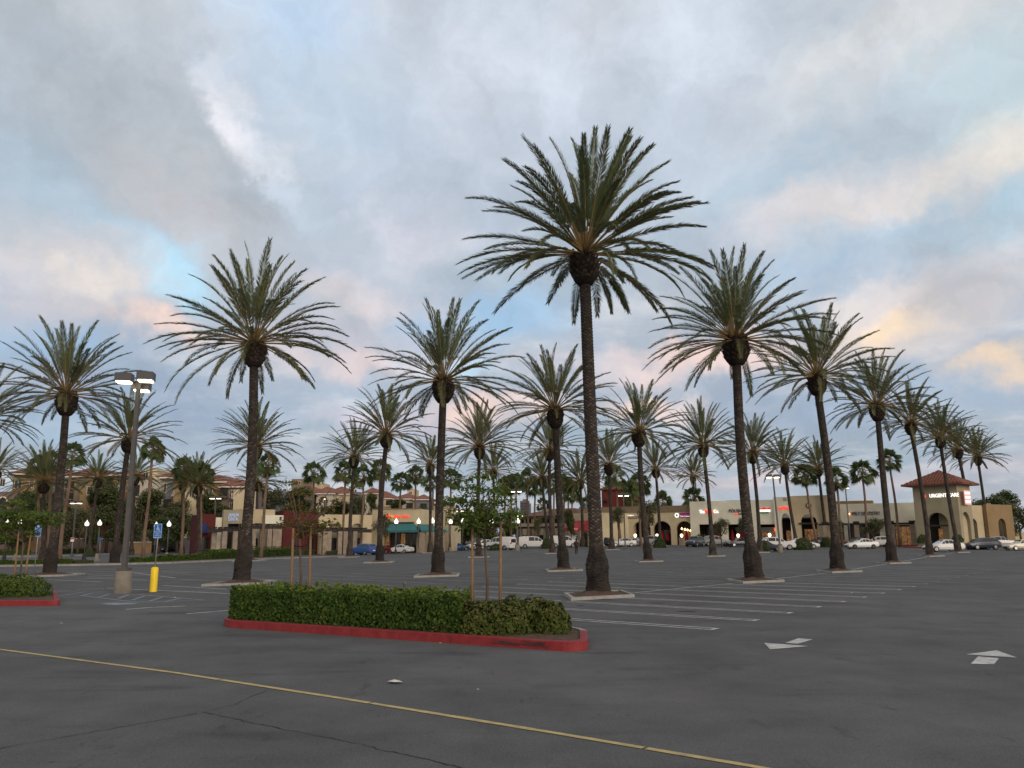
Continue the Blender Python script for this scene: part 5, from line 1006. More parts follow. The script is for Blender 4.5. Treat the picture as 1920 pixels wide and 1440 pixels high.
box_part(t, 'wall', tan, xa, xb, 0, 10, -.4, FW_.z(1100, 962)); za, zb_ = FW_.z(1090, 976), FW_.z(1090, 990, -2.5); x0, x1 = FW_.x(1071), FW_.x(1104)
b = MB(); xm = FW_.x(1092); b.add([(xm - 1.2, -.05, za), (x1, -.05, za), (x1, -2.6, zb_), (x0, -2.6, zb_), (x0, -2.6, zb_ - .5), (x1, -2.6, zb_ - .5), (x1, -.05, zb_ - .5), (x0, -.05, zb_)], [(0, 1, 2, 3)[::-1], (3, 2, 5, 4)[::-1], (1, 6, 5, 2), (0, 3, 7)]); b.build('awning', mat('red_awning', (.32, .045, .05), .8, .15, 2), t)
window(t, x0 + .5, x1 - .3, 0, zb_ - .8, -.03, glass, mull=3); box_part(t, 'corner_column', stone, FW_.x(1101), FW_.x(1106), -2.7, -2.1, -.4, zb_ - .5); window(t, FW_.x(1107), xb - .2, .1, 2.8, -.03, glass, mull=2)
# ---- left shops: burgundy corner, dental box, beige wings, wok restaurant
FL_ = Fac(376, 122, 800, 142, 1028); 
t = FL_.thing('burgundy_shop', 'burgundy shop corner with a blue dome awning', 'shop building'); xa, xb = FL_.x(377), FL_.x(403); box_part(t, 'wall', dred, xa, xb, 0, 8, -.5, FL_.z(390, 964))
window(t, FL_.x(380), FL_.x(393), 0, 2.8, -.03, glass, mull=1); x0, z0 = FL_.p(384, 1000, -.8)
b = MB(); n = 10; rr = wid(FL_, 376, 392) / 2; vs = []
for j in range(6):
    e_ = j / 5 * math.pi / 2
    for k in range(n + 1): a = math.pi + math.pi * k / n; vs.append((x0 + rr * math.cos(a) * math.cos(e_), rr * math.sin(a) * math.cos(e_) * .9, z0 + 1.6 * math.sin(e_) ))
b.add(vs, [(j * (n + 1) + k, j * (n + 1) + k + 1, (j + 1) * (n + 1) + k + 1, (j + 1) * (n + 1) + k) for j in range(5) for k in range(n)], True); b.build('dome_awning', mat('blue_canvas', (.015, .035, .14), .8, .2, 2), t)
t = FL_.thing('dental_shop', 'olive and sand shop block with pale blue dental letters', 'shop building'); xa, xb, xc = FL_.x(403), FL_.x(416), FL_.x(447)
box_part(t, 'side_wall', pale, xa, xb - .01, .3, 8, -.5, FL_.z(408, 970)); b = MB(); arch_wall(b, xb, FL_.x(452), FL_.z(430, 956), [(FL_.x(438), wid(FL_, 425, 451) / 2 * .98, FL_.z(438, 982), 0)], 1.0, -.4); b.build('front_wall', olive, t)
box_part(t, 'rear_wall', void, xb, FL_.x(452), 2, 2.3, -.4, FL_.z(430, 960)); window(t, FL_.x(426), FL_.x(434), FL_.z(430, 1020), FL_.z(430, 984), 1.9, glass)
box_part(t, 'sand_wing', sand, FL_.x(452) + .01, FL_.x(514.5), .2, 9, -.5, FL_.z(490, 955)); box_part(t, 'white_wing', pale, FL_.x(490), FL_.x(529), -.3, .195, FL_.z(510, 985), FL_.z(510, 966)); box_part(t, 'lower_wall', cream, FL_.x(453), FL_.x(529), .1, .19, -.5, FL_.z(490, 984)); box_part(t, 'vent_recess', void, FL_.x(477), FL_.x(489), .14, .195, FL_.z(480, 984), FL_.z(480, 981))
for p0, p1 in ((456, 468), (472, 484), (500, 512), (516, 526)): window(t, FL_.x(p0), FL_.x(p1), 0, 2.6, .06, glass)
t = shop_sign(FL_, 438, 970, 'two lines of pale blue dental letters on the olive block', -.47); u = hgt(FL_, 438, 1); o = text('JANUM', 9 * u, bl_l, t, (0, 0, 3.8 * u), ext=.05); fit(o, wid(FL_, 428, 447)); o = text('DENTAL', 9 * u, bl_l, t, (0, 0, -3.8 * u), ext=.05); fit(o, wid(FL_, 428, 447))
t = FL_.thing('beige_shop', 'long cream shop wing with dark red block and arched niches', 'shop building'); box_part(t, 'red_block', dred, FL_.x(529) + .01, FL_.x(595), -.3, 8, -.5, FL_.z(560, 958))
xa, xb = FL_.x(595) + .02, FL_.x(697); b = MB(); o_ = [(FL_.x(629), wid(FL_, 617, 641) / 2, FL_.z(629, 993), 1.0), (FL_.x(669), wid(FL_, 659, 681) / 2, FL_.z(669, 993), 1.0)]; arch_wall(b, xa, xb, FL_.z(650, 965), o_, .5); b.build('cream_wall', mat('cream_sand', (.56, .47, .31), .92, .08, .5, bump=.15, fine=9), t); box_part(t, 'niche_back', olive, xa, xb, .52, 8, -.5, FL_.z(650, 967))
for c_ in o_: window(t, c_[0] - 1.0, c_[0] + 1.0, 0, 2.6, .48, glass)
window(t, FL_.x(545), FL_.x(556), 0, 2.6, -.33, glass); window(t, FL_.x(575), FL_.x(588), 0, 2.6, -.33, glass)
pg = FL_.thing('pergola', 'long dark timber pergola on paired stone columns before the left shops', 'pergola')
for p0, p1, ya, yb in ((388, 470, 991, 995), (470, 528, 985, 991), (590, 697, 992, 996)):
    for off in (-4.0, -2.6):
        x0, x1 = FL_.x(p0, off), FL_.x(p1, off); zc = FL_.z((p0 + p1) / 2, ya, off); box_part(pg, 'beam', timber, x0, x1, off, off + .3, zc - .55, zc)
    x0, x1 = FL_.x(p0, -4), FL_.x(p1, -4)
    for k in range(int((x1 - x0) / .8)): xx = x0 + .4 + k * .8; box_part(pg, 'rafter', timber, xx - .07, xx + .07, -4.6, -2.0, zc + .004, zc + .22)
for pc in (402, 421, 441, 475, 492, 505, 515, 523, 609, 617, 637, 647, 665):
    off = -3.9 if pc % 2 else -2.7; x0 = FL_.x(pc, off); box_part(pg, 'column', stone, x0 - .34, x0 + .34, off - .3, off + .38, -.6, FL_.z(pc, 996 if pc < 470 or pc > 590 else 991.5, off) - .02)
FC_ = Fac(697, 139, 790, 137, 1026); t = FC_.thing('wok_restaurant', 'tan restaurant box with red wok letters and teal awning', 'restaurant building'); xa, xb = FC_.x(697), FC_.x(787); zt = FC_.z(740, 955)
box_part(t, 'wall', tan, xa, xb, 0, 14, -.6, zt); box_part(t, 'parapet_cap', brown, xa - .1, xb + .1, -.1, .5, zt + .003, zt + .15); box_part(t, 'painted_shade_gap', void, FC_.x(722), FC_.x(776), -.06, -.003, FC_.z(750, 982), FC_.z(750, 979))  # dark strip above the awning: shade put into its colour
teal = mat('teal_awning', (.035, .16, .17), .75, .12, 1.5)
def awning(p0, p1, q0, q1, ya, yb, yc, off, nm='awning'):
    b = MB(); za, zb_, zc = FC_.z((p0 + p1) / 2, ya), FC_.z((q0 + q1) / 2, yb, off), FC_.z((q0 + q1) / 2, yc, off); x0, x1, x2, x3 = FC_.x(p0), FC_.x(p1), FC_.x(q0, off), FC_.x(q1, off)
    b.add([(x0, -.08, za), (x1, -.08, za), (x3, off, zb_), (x2, off, zb_), (x2, off, zc), (x3, off, zc), (x2, -.08, zc), (x3, -.08, zc)], [(0, 3, 2, 1), (3, 4, 5, 2), (0, 6, 4, 3), (1, 2, 5, 7)]); return b.build(nm, teal, t)
awning(722, 777, 719, 781, 982, 994, 998, -3); box_part(t, 'awning_wing_wall', tan, FC_.x(787) + .01, FC_.x(832), 3, 10, -.6, FC_.z(800, 985)); awning(783, 806, 790, 837, 983, 994, 998, -3.2)
for k in range(6): x0 = FC_.x(722 + k * 10); window(t, x0, x0 + wid(FC_, 722, 731), 0, FC_.z(740, 1000), -.03, glass if k % 3 else warm, mull=1)
for px in (792, 828): x0 = FC_.x(px, -3); box_part(t, 'awning_column', stone, x0 - .45, x0 + .45, -3.1, -2.4, -.6, FC_.z(px, 998, -3) - .01)
t = shop_sign(FC_, 745, 968, 'red and orange lit wok restaurant letters above the teal awning', -.12); u = hgt(FC_, 745, 1)
b = MB(); n = 10
b.add([((3.8 if k % 2 else 5.6) * u * math.cos(k * math.pi / n) * .8 + wid(FC_, 745, 727), -.05, (3.8 if k % 2 else 5.6) * u * math.sin(k * math.pi / n)) for k in range(2 * n)], [tuple(range(2 * n))]); b.build('emblem', r_lit, t)
o = text('Hot', 7 * u, o_lit, t, (wid(FC_, 745, 734), -.02, -.3 * u), ext=.06); fit(o, wid(FC_, 730.5, 738)); o = text('Chop Wok', 7.5 * u, r_lit, t, (wid(FC_, 745, 753), -.02, -.5 * u), ext=.06); fit(o, wid(FC_, 738.5, 768))
# ---- walls across the left road
def wall_thing(name, px0, px1, Y0, Y1, ytop, label, m_, cat='wall'):
    a, c = at(px0, ytop, Y0), at(px1, ytop, Y1); g = gz(a.x, Y0); t = thing(name, label, cat, (a.x, Y0, g), math.atan2(Y1 - Y0, c.x - a.x)); ln_ = math.hypot(c.x - a.x, Y1 - Y0); h = a.z - g
    b = MB(); b.box(0, ln_, 0, .25, -.5, h - .12); b.build('panel', m_, t); b = MB(); b.box(-.04, ln_ + .04, -.05, .3, h - .117, h); b.build('coping', off_white, t)
    for k in range(int(ln_ / 4) + 1): box_part(t, 'pier', m_, k * 4 - .22, k * 4 + .22, -.08, -.003, -.5, h - .12)
wall_thing('boundary_wall', 90, 245, 168, 166, 1010, 'long brown wall behind the clipped hedge at left', mauve)
wall_thing('boundary_wall', 242, 284, 150, 150, 1016, 'short tan enclosure wall left of the black cars', ochre)
wall_thing('boundary_wall', 282, 376, 172, 170, 1008, 'grey wall with pale piers behind the black cars', grey_st)
wall_thing('boundary_wall', 1855, 1960, 150, 150, 998, 'tan block wall behind the silver car at right', tan)
# ---- apartments on the hill
def apartment(name, label, wings, cat='apartment building'):
    base = wings[0]; a = at(base[0], base[3], base[4]); zb = gz(a.x, base[4]) - 2; t = thing(name, label, cat, (a.x, base[4], zb))
    for (p0, p1, ytop, ybot, Y, m_, roof, wins, dp) in wings:
        x0, x1 = at(p0, ybot, Y).x - a.x, at(p1, ybot, Y).x - a.x; z1 = at((p0 + p1) / 2, ytop, Y).z - zb; y0 = Y - base[4]
        box_part(t, 'wing', m_, x0, x1, y0, y0 + dp, 0, z1)
        if roof: 
            zr = at((p0 + p1) / 2, roof, Y + dp / 2).z - zb; hip_roof(t, x0, x1, y0, y0 + dp, z1 + .01, max(zr, z1 + .6), tile, .8, False); box_part(t, 'fascia', off_white, x0 - .75, x1 + .75, y0 - .75, y0 - .6, z1 - .28, z1 + .0)
        for (wx, wy, ww, wh, kind) in wins:
            c = at(wx, wy, Y); hw, hh = ww / 2 / FPX * Y, wh / 2 / FPX * Y; xx, zz_ = c.x - a.x, c.z - zb
            if kind == 'w': window(t, xx - hw, xx + hw, zz_ - hh, zz_ + hh, y0 - .03, glass, off_white)
            elif kind == 'b':
                box_part(t, 'balcony_shade_panel', void, xx - hw, xx + hw, y0 - .05, y0 - .004, zz_ - hh, zz_ + hh); bo_ = box_part(t, 'balcony', m_, xx - hw - .2, xx + hw + .2, y0 - 1.3, y0 - .06, zz_ - hh - .25, zz_ - hh); b = MB()  # flat dark panel on the wall, the balcony's shade put into its colour
                for k in range(9): xr = xx - hw - .15 + (2 * hw + .3) * k / 8; b.box(xr - .025, xr + .025, y0 - 1.28, y0 - 1.23, zz_ - hh, zz_ - hh + 1.0)
                b.box(xx - hw - .2, xx + hw + .2, y0 - 1.29, y0 - 1.22, zz_ - hh + 1.0, zz_ - hh + 1.07); b.build('railing', blackm, t)
            elif kind == 'a':
                b = MB(); n = 12; vs = [(xx + hw * math.cos(math.pi * k / n), y0 - .05, zz_ + hw * math.sin(math.pi * k / n)) for k in range(n + 1)] + [(xx - hw, y0 - .05, zz_ - hh), (xx + hw, y0 - .05, zz_ - hh)]; b.add(vs, [tuple(range(n + 3))[::-1]]); f_ = b.build('arch_opening', void, t)
                b = MB(); r2 = hw + .28; vs = []
                for r_ in (hw, r2): vs += [(xx + r_ * math.cos(math.pi * k / n), y0 - .08, zz_ + r_ * math.sin(math.pi * k / n)) for k in range(n + 1)]
                b.add(vs, [(k, k + 1, n + 2 + k, n + 1 + k) for k in range(n)]); b.build('arch_trim', off_white, f_)
apartment('apartment_building', 'ochre and brown apartment block with tiled roofs at far left', [
 (-60, 20, 922, 1030, 176, mauve, None, [(-20, 930, 16, 16, 'w'), (5, 905, 10, 14, 'w'), (5, 940, 14, 30, 'a')], 14), (10, 72, 888, 1030, 180, ochre, 876, [(34, 908, 14, 16, 'w'), (29, 936, 10, 20, 'w'), (60, 905, 8, 18, 'w')], 18), (66, 112, 896, 1030, 183, grey_st, None, [(80, 905, 12, 14, 'b'), (98, 930, 12, 14, 'b')], 14),
 (118, 168, 893, 1030, 178, brown, 880, [(132, 910, 14, 12, 'b'), (132, 930, 12, 12, 'b'), (158, 915, 7, 14, 'w'), (158, 940, 8, 16, 'w')], 16), (140, 185, 912, 1030, 174, ochre, None, [(168, 920, 10, 16, 'w')], 12), (185, 226, 922, 1030, 172, brick, None, [(206, 944, 17, 22, 'a'), (192, 914, 6, 14, 'w'), (220, 914, 6, 14, 'w')], 12), (200, 244, 890, 1030, 180, ochre, 884, [(225, 900, 10, 14, 'w')], 14)])
apartment('apartment_building', 'grey and tan stepped apartment block right of the light pole', [
 (246, 292, 900, 1030, 176, cream, None, [(256, 920, 11, 22, 'b'), (282, 905, 9, 16, 'w')], 14), (262, 284, 878, 1030, 182, tan, None, [(273, 892, 10, 12, 'w')], 10), (290, 322, 895, 1030, 178, grey_st, 888, [(306, 915, 12, 18, 'w'), (312, 945, 18, 18, 'b')], 12), (318, 330, 905, 1030, 175, ochre, None, [(324, 925, 5, 10, 'w')], 12), (328, 372, 908, 1030, 177, tan, None, [(338, 918, 9, 14, 'w'), (336, 945, 12, 12, 'b'), (360, 925, 9, 14, 'w')], 14),
 (372, 414, 903, 1030, 178, ochre, 893, [(392, 922, 13, 14, 'w'), (379, 925, 6, 14, 'w'), (400, 945, 10, 14, 'w')], 14), (410, 448, 912, 1030, 176, mauve, 900, [(420, 922, 14, 18, 'b'), (434, 926, 7, 14, 'w'), (434, 950, 7, 14, 'w')], 14), (432, 452, 918, 1030, 174, tan, None, [(436, 930, 4, 10, 'w')], 10)])
apartment('apartment_building', 'distant tan apartment block with red roofs behind the red-brown young tree', [
 (556, 586, 922, 1010, 228, grey_st, 912, [(566, 936, 10, 16, 'w')], 14), (584, 604, 906, 1010, 240, sand, None, [(599, 918, 6, 5, 'w')], 8), (542, 575, 898, 1010, 246, brown, None, [(560, 905, 8, 6, 'w')], 10), (590, 622, 925, 1010, 226, cream, 914, [(600, 942, 6, 14, 'w'), (610, 945, 6, 16, 'w'), (616, 957, 9, 20, 'a')], 14), (610, 655, 926, 1010, 230, tan, 914, [(630, 940, 6, 14, 'w'), (644, 935, 5, 10, 'w')], 16), (654, 676, 930, 1010, 232, grey_st, None, [(664, 942, 8, 10, 'b')], 12)])
apartment('apartment_building', 'distant cream apartment block with red roofs above the wok restaurant', [
 (682, 706, 925, 1010, 226, cream, 916, [(690, 939, 8, 8, 'w'), (700, 946, 6, 12, 'w')], 14), (696, 738, 934, 1010, 229, tan, 922, [(730, 943, 12, 10, 'b'), (710, 948, 8, 12, 'w')], 14), (740, 782, 935, 1010, 228, cream, 926, [(768, 949, 12, 12, 'b'), (750, 948, 6, 10, 'w')], 14), (778, 806, 936, 1010, 227, grey_st, 928, [(794, 950, 12, 12, 'b')], 12), (762, 778, 917, 1010, 242, sand, None, [(770, 924, 6, 5, 'w')], 8), (800, 850, 950, 1010, 235, tan, 942, [(815, 960, 6, 8, 'w'), (835, 960, 6, 8, 'w')], 12)])
q = at(986, 1008, 420); t = thing('office_tower', 'dark distant high-rise on the horizon between two fan palms', 'building', (q.x, 420, gz(q.x, 420))); hw = 10 / FPX * 420; h = at(986, 939, 420).z - gz(q.x, 420)
bt = mat('dark_tower_facade', (.09, .095, .12), .7, .2, .2); box_part(t, 'wall', bt, -hw, hw * .75, 0, 8, 0, h); box_part(t, 'stepped_wing', bt, hw * .752, hw, 0, 8, 0, h * .93); box_part(t, 'roof_plant', bt, -hw * .5, hw * .4, 1, 6, h + .003, h + .9)  # one plain dark blue-grey over the whole tower
for k in range(6): box_part(t, 'window_band', glass, -hw * .9, hw * .65, -.06, -.003, h * (.55 + .07 * k), h * (.55 + .07 * k) + 1.0)
# ---------------------------------------------------------------- cars
paint = {n: mat('paint_' + n, c, .28, .04, .6, spec=.5, metal=me) for n, c, me in (('white', (.62, .64, .64), 0), ('silver', (.36, .38, .39), .3), ('black', (.012, .013, .018), .1), ('navy', (.018, .024, .045), .1), ('blue', (.03, .10, .32), .1), ('maroon', (.13, .014, .014), .1), ('grey', (.15, .15, .155), .2), ('tan', (.52, .49, .41), .1), ('slate', (.035, .05, .07), .1))}
tyre = mat('tyre', (.014, .014, .014), .85, .2, 9); rim = mat('alloy_rim', (.35, .36, .37), .35, .1, 8, metal=.7); rim_k = mat('black_rim', (.02, .02, .02), .4, .1, 8); headl = mat('headlight_glass', (.55, .56, .56), .15, .1, 5); taill = mat('tail_light', (.42, .02, .015), .3, .1, 5, emit=.12); plate = mat('number_plate', (.6, .6, .58), .5, .05, 5); trimk = mat('black_trim', (.02, .02, .021), .6, .1, 5)
# profiles: stations (x, bottom z, shoulder z, roof z, half width, roof half width) front -> rear ; cabin = station index range with glass
CARS = {
 'sedan': (4.6, 1.45, [(-2.30, .38, .55, .60, .62, .55), (-2.18, .22, .66, .70, .80, .70), (-1.5, .20, .82, .86, .88, .76), (-.95, .20, .90, .95, .90, .76), (-.15, .20, .93, 1.40, .90, .60), (.30, .20, .94, 1.45, .90, .60), (.85, .20, .95, 1.41, .90, .60), (1.55, .22, .97, 1.06, .89, .70), (2.10, .28, .95, 1.01, .86, .72), (2.28, .40, .80, .85, .74, .66)], 3, 7),
 'suv': (4.6, 1.68, [(-2.28, .42, .70, .75, .66, .58), (-2.15, .28, .85, .90, .84, .74), (-1.5, .26, 1.00, 1.05, .91, .78), (-1.0, .26, 1.05, 1.10, .92, .78), (-.30, .26, 1.08, 1.60, .92, .66), (.3, .26, 1.09, 1.68, .92, .66), (1.3, .26, 1.11, 1.66, .92, .66), (1.85, .28, 1.13, 1.56, .90, .64), (2.22, .36, 1.08, 1.14, .86, .74), (2.30, .45, .85, .90, .78, .70)], 3, 8),
 'van': (4.7, 1.90, [(-2.32, .42, .80, .85, .68, .6), (-2.2, .28, .98, 1.03, .82, .72), (-1.75, .26, 1.10, 1.15, .88, .76), (-1.5, .26, 1.12, 1.22, .88, .76), (-.75, .26, 1.14, 1.78, .88, .72), (-.2, .26, 1.14, 1.88, .88, .74), (.8, .26, 1.14, 1.90, .88, .75), (1.9, .26, 1.14, 1.88, .88, .75), (2.28, .30, 1.12, 1.80, .87, .73), (2.34, .42, .90, 1.70, .84, .72)], 3, 8),
 'pickup': (5.3, 1.80, [(-2.65, .5, .85, .9, .7, .6), (-2.5, .36, 1.0, 1.05, .9, .8), (-1.8, .34, 1.08, 1.12, .94, .82), (-1.3, .34, 1.1, 1.15, .95, .8), (-.7, .34, 1.12, 1.72, .95, .7), (.1, .34, 1.12, 1.80, .95, .7), (.75, .34, 1.13, 1.76, .95, .7), (.8, .34, 1.13, 1.80, .95, .78), (2.3, .34, 1.13, 1.78, .95, .78), (2.62, .4, 1.1, 1.6, .93, .76)], 3, 7)}
def car_proto(kind, pm, wheel_m):
    Ln, Ht, S, c0, c1 = CARS[kind]; rows = []
    for (x, zb, zs, zr, w_, wr) in S:
        half = [(0, zb), (w_ * .8, zb), (w_ * .97, zb + .12), (w_, (zb + zs) / 2), (w_ * .985, zs), (wr, zr - .05), (wr * .86, zr), (0, zr + .02)]
        rows.append([(x, -y, z) for y, z in half] + [(x, y, z) for y, z in half[-2:0:-1]])
    n = len(rows[0]); b = MB(); b.add([v for r in rows for v in r], [(i * n + k, (i + 1) * n + k, (i + 1) * n + (k + 1) % n, i * n + (k + 1) % n) for i in range(len(rows) - 1) for k in range(n)] + [tuple(range(n)), tuple(range((len(rows) - 1) * n + n - 1, (len(rows) - 1) * n - 1, -1))], False)
    me = b.mesh('car_body', [pm, trimk]); bm = bmesh.new(); bm.from_mesh(me); bmesh.ops.recalc_face_normals(bm, faces=bm.faces); bm.to_mesh(me); bm.free()
    parts = {'body': [me]}
    def quad(i0, k0, k1, i1, s0=.0, s1=.0, out=.012):        # pane over body faces, from station i0 to i1 between section points k0,k1
        A, B_, C_, D2 = (Vector(rows[i0][k0]), Vector(rows[i1][k0]), Vector(rows[i1][k1]), Vector(rows[i0][k1])); f = lambda u, v: A.lerp(B_, u).lerp(D2.lerp(C_, u), v)
        nn = (B_ - A).cross(D2 - A).normalized(); cen = (A + C_) / 2
        if nn.dot(Vector((cen.x * .15, cen.y, cen.z - .7))) < 0: nn = -nn
        return [f(s0, .10) + nn * out, f(1 - s1, .10) + nn * out, f(1 - s1, .92) + nn * out, f(s0, .92) + nn * out]
    def pane(quads):
        b = MB()
        for q in quads: b.add(q, [(0, 1, 2, 3)])
        return b.mesh('car_window', glass)
    last = c1 if kind != 'van' else 6
    for k0, k1 in ((4, 5), (n - 4, n - 5)):
        parts.setdefault('side_window', []).append(pane([quad(i, k0, k1, i + 1, .35 if i == c0 else .05, .35 if i == last - 1 and kind == 'sedan' else .06) for i in range(c0, last)]))
    W0, W1 = rows[c0], rows[c0 + 1]; parts['windscreen'] = [pane([[Vector(W0[5]) + Vector((.06, .06, .05)), Vector(W0[n - 5]) + Vector((.06, -.06, .05)), Vector(W1[n - 6]) + Vector((-.05, -.03, .015)), Vector(W1[6]) + Vector((-.05, .03, .015))]])]
    if kind == 'sedan': i0, i1 = 6, 7
    elif kind == 'suv': i0, i1 = 7, 8
    else: i0, i1 = len(rows) - 2, len(rows) - 1
    R0, R1 = rows[i0], rows[i1]
    if kind in ('van', 'pickup'):
        x = R1[0][0] + .03; zt, zb_ = S[-1][3] - .12, S[-1][3] - .62; parts['rear_window'] = [pane([[(x, -.6, zb_), (x, .6, zb_), (x, .56, zt), (x, -.56, zt)]])]
    else: parts['rear_window'] = [pane([[Vector(R0[6]) + Vector((.08, .04, .012)), Vector(R0[n - 6]) + Vector((.08, -.04, .012)), Vector(R1[n - 5]) + Vector((-.05, -.05, .03)), Vector(R1[5]) + Vector((-.05, .05, .03))]])]
    wb = .30 * Ln; rw = .33 if kind == 'sedan' else .36
    b = MB(); b.tube([(0, -.11, 0), (0, .11, 0)], rw, 20); wt = b.mesh('wheel', tyre); b = MB(); b.tube([(0, -.125, 0), (0, .125, 0)], rw * .64, 14); wr_ = b.mesh('rim', wheel_m)
    parts['wheel'] = [(wt, wr_, (sx_ * wb * (1.02 if sx_ < 0 else .96), sy * (S[4][4] - .10), rw)) for sx_ in (-1, 1) for sy in (-1, 1)]
    hz = S[1][2] - .06; parts['headlight'] = []; parts['tail_light'] = []; parts['bumper'] = []
    for sy in (-1, 1):
        b = MB(); yy = S[1][4] * .78 * sy; b.box(S[1][0] - .09, S[1][0] + .12, min(yy, yy - .02) - .15, max(yy, yy - .02) + .12, hz - .07, hz + .06); parts['headlight'].append(b.mesh('headlight', headl))
        b = MB(); yy = S[-2][4] * .80 * sy; zt = S[-2][2]; b.box(S[-2][0] - .06, S[-2][0] + .15, yy - .14, yy + .14, zt - .20, zt - .04); parts['tail_light'].append(b.mesh('tail_light', taill))
    b = MB(); b.box(S[0][0] - .03, S[0][0] + .1, -.45, .45, S[0][1] - .1, S[0][1] + .12); parts['grille'] = [b.mesh('grille', trimk)]
    b = MB(); b.box(S[-1][0] - .02, S[-1][0] + .03, -.26, .26, S[-1][2] - .22, S[-1][2] - .08); parts['number_plate'] = [b.mesh('number_plate', plate)]
    return parts
PROT = {}
def car(px, py, kind, col, head, label, hpx=None, Y=None, dark_rim=False):
    key = (kind, col, dark_rim)
    if key not in PROT: PROT[key] = car_proto(kind, paint[col], rim_k if dark_rim else rim)
    P = G(px, py) if Y is None else Vector((at(px, py, Y).x, Y, gz(at(px, py, Y).x, Y)))
    t = thing({'sedan': 'sedan_car', 'suv': 'suv_car', 'van': 'cargo_van', 'pickup': 'pickup_truck'}[kind], label, {'sedan': 'car', 'suv': 'car', 'van': 'van', 'pickup': 'truck'}[kind], P, R(head), 'cars parked in front of the shops')
    s = 1.
    if hpx: s = max(.9, min(1.22, hpx * P.y / FPX / CARS[kind][1]))
    t.scale = (s, s, s)
    for nm, ms in PROT[key].items():
        for m_ in ms:
            if nm == 'wheel': o = link('wheel', m_[0], t, m_[2]); link('rim', m_[1], o)
            elif m_ is not None: link(nm, m_, t)
# heading: 0 = nose to the left, 180 = nose to the right, 90 = nose towards the camera, 270 = nose away
CL = [
 (293, 1036, 'sedan', 'black', -40, 'black sedan with red tail light before the enclosure wall', 14), (328, 1035, 'suv', 'black', 200, 'dark SUV right of the black sedan near the grey wall', 20),
 (681, 1041, 'suv', 'blue', -38, 'blue SUV parked left of the maroon sedan', 21), (719, 1038, 'sedan', 'maroon', -32, 'maroon sedan between the blue SUV and white sedan', 15), (750, 1037.5, 'sedan', 'white', -22, 'white sedan parked right of the maroon sedan', 16),
 (727, 1027, 'suv', 'grey', -60, 'grey SUV behind the maroon sedan', 13), (764, 1027, 'sedan', 'silver', 200, 'pale sedan behind the white sedan, nose right', 11), (790, 1026, 'pickup', 'silver', 195, 'silver pickup with shell under the teal awning end', 14), (834, 1024, 'sedan', 'white', 190, 'white car seen right of the palm by the teal awning', 10), (860, 1023, 'sedan', 'blue', 190, 'small blue car left of the staked green tree', 9), (874, 1022, 'suv', 'black', 200, 'dark SUV behind the staked green tree', 11),
 (905, 1031, 'sedan', 'white', 25, 'white sedan half hidden by the staked green tree', 19), (938, 1031.5, 'van', 'white', -35, 'white van showing its rear behind the staked tree', 24),
 (1001, 1028.5, 'van', 'white', 176, 'first white van, left of the palm pair', 22), (1058, 1027, 'van', 'white', 176, 'second white van, half hidden by a palm trunk', 22), (1089, 1025, 'van', 'white', 170, 'third white van, overlapping behind the second van', 21),
 (1106, 1021, 'sedan', 'grey', 185, 'grey car between the third van and tallest trunk', 11), (1139, 1024, 'suv', 'slate', 150, 'dark SUV just right of the tallest palm trunk', 16), (1167, 1025, 'sedan', 'white', 8, 'white sedan nose left under the round-logo shop', 16), (1188, 1023, 'sedan', 'white', -12, 'second white sedan behind the first under the round logo', 14), (1213, 1023, 'suv', 'silver', -14, 'silver SUV left of the arcade hedge', 18),
 (1304, 1025, 'suv', 'slate', 55, 'dark SUV facing the camera beside the shrub', 19), (1344, 1024, 'suv', 'silver', 172, 'silver SUV under the Co. sign', 19), (1388, 1025, 'sedan', 'navy', 8, 'navy sedan left of the nail salon palm', 16), (1436, 1034, 'sedan', 'navy', 175, 'dark sedan behind the pale lamp base', 20), (1459, 1031, 'suv', 'white', 168, 'white SUV right of the pale lamp base', 23), (1504, 1029, 'sedan', 'white', 172, 'white sedan behind the shrub under the massage sign', 19), (1536, 1023, 'sedan', 'navy', 10, 'navy sedan under the purple round sign', 15), (1570, 1023, 'sedan', 'maroon', 176, 'maroon sedan left of the white coupe', 15),
 (1616, 1029, 'sedan', 'white', 3, 'white coupe with black wheels under the dentist sign', 18.5), (1607, 1023, 'sedan', 'grey', 10, 'grey sedan behind the white coupe', 15), (1646, 1025, 'suv', 'white', -12, 'white SUV tail showing behind the white coupe', 18.5), (1770, 1034.5, 'sedan', 'white', 2, 'white sedan nose left in front of the urgent care arch', 22), (1842, 1023, 'suv', 'slate', 6, 'dark blue SUV right of the urgent care arch', 17, 104), (1877, 1017, 'suv', 'silver', 176, 'silver estate car before the right wall', 14, 118), (1915, 1026, 'sedan', 'tan', 4, 'cream sedan cut by the right frame edge', 19, 100)]
for c_ in CL: car(*c_[:7], *c_[7:], dark_rim='black wheels' in c_[5])
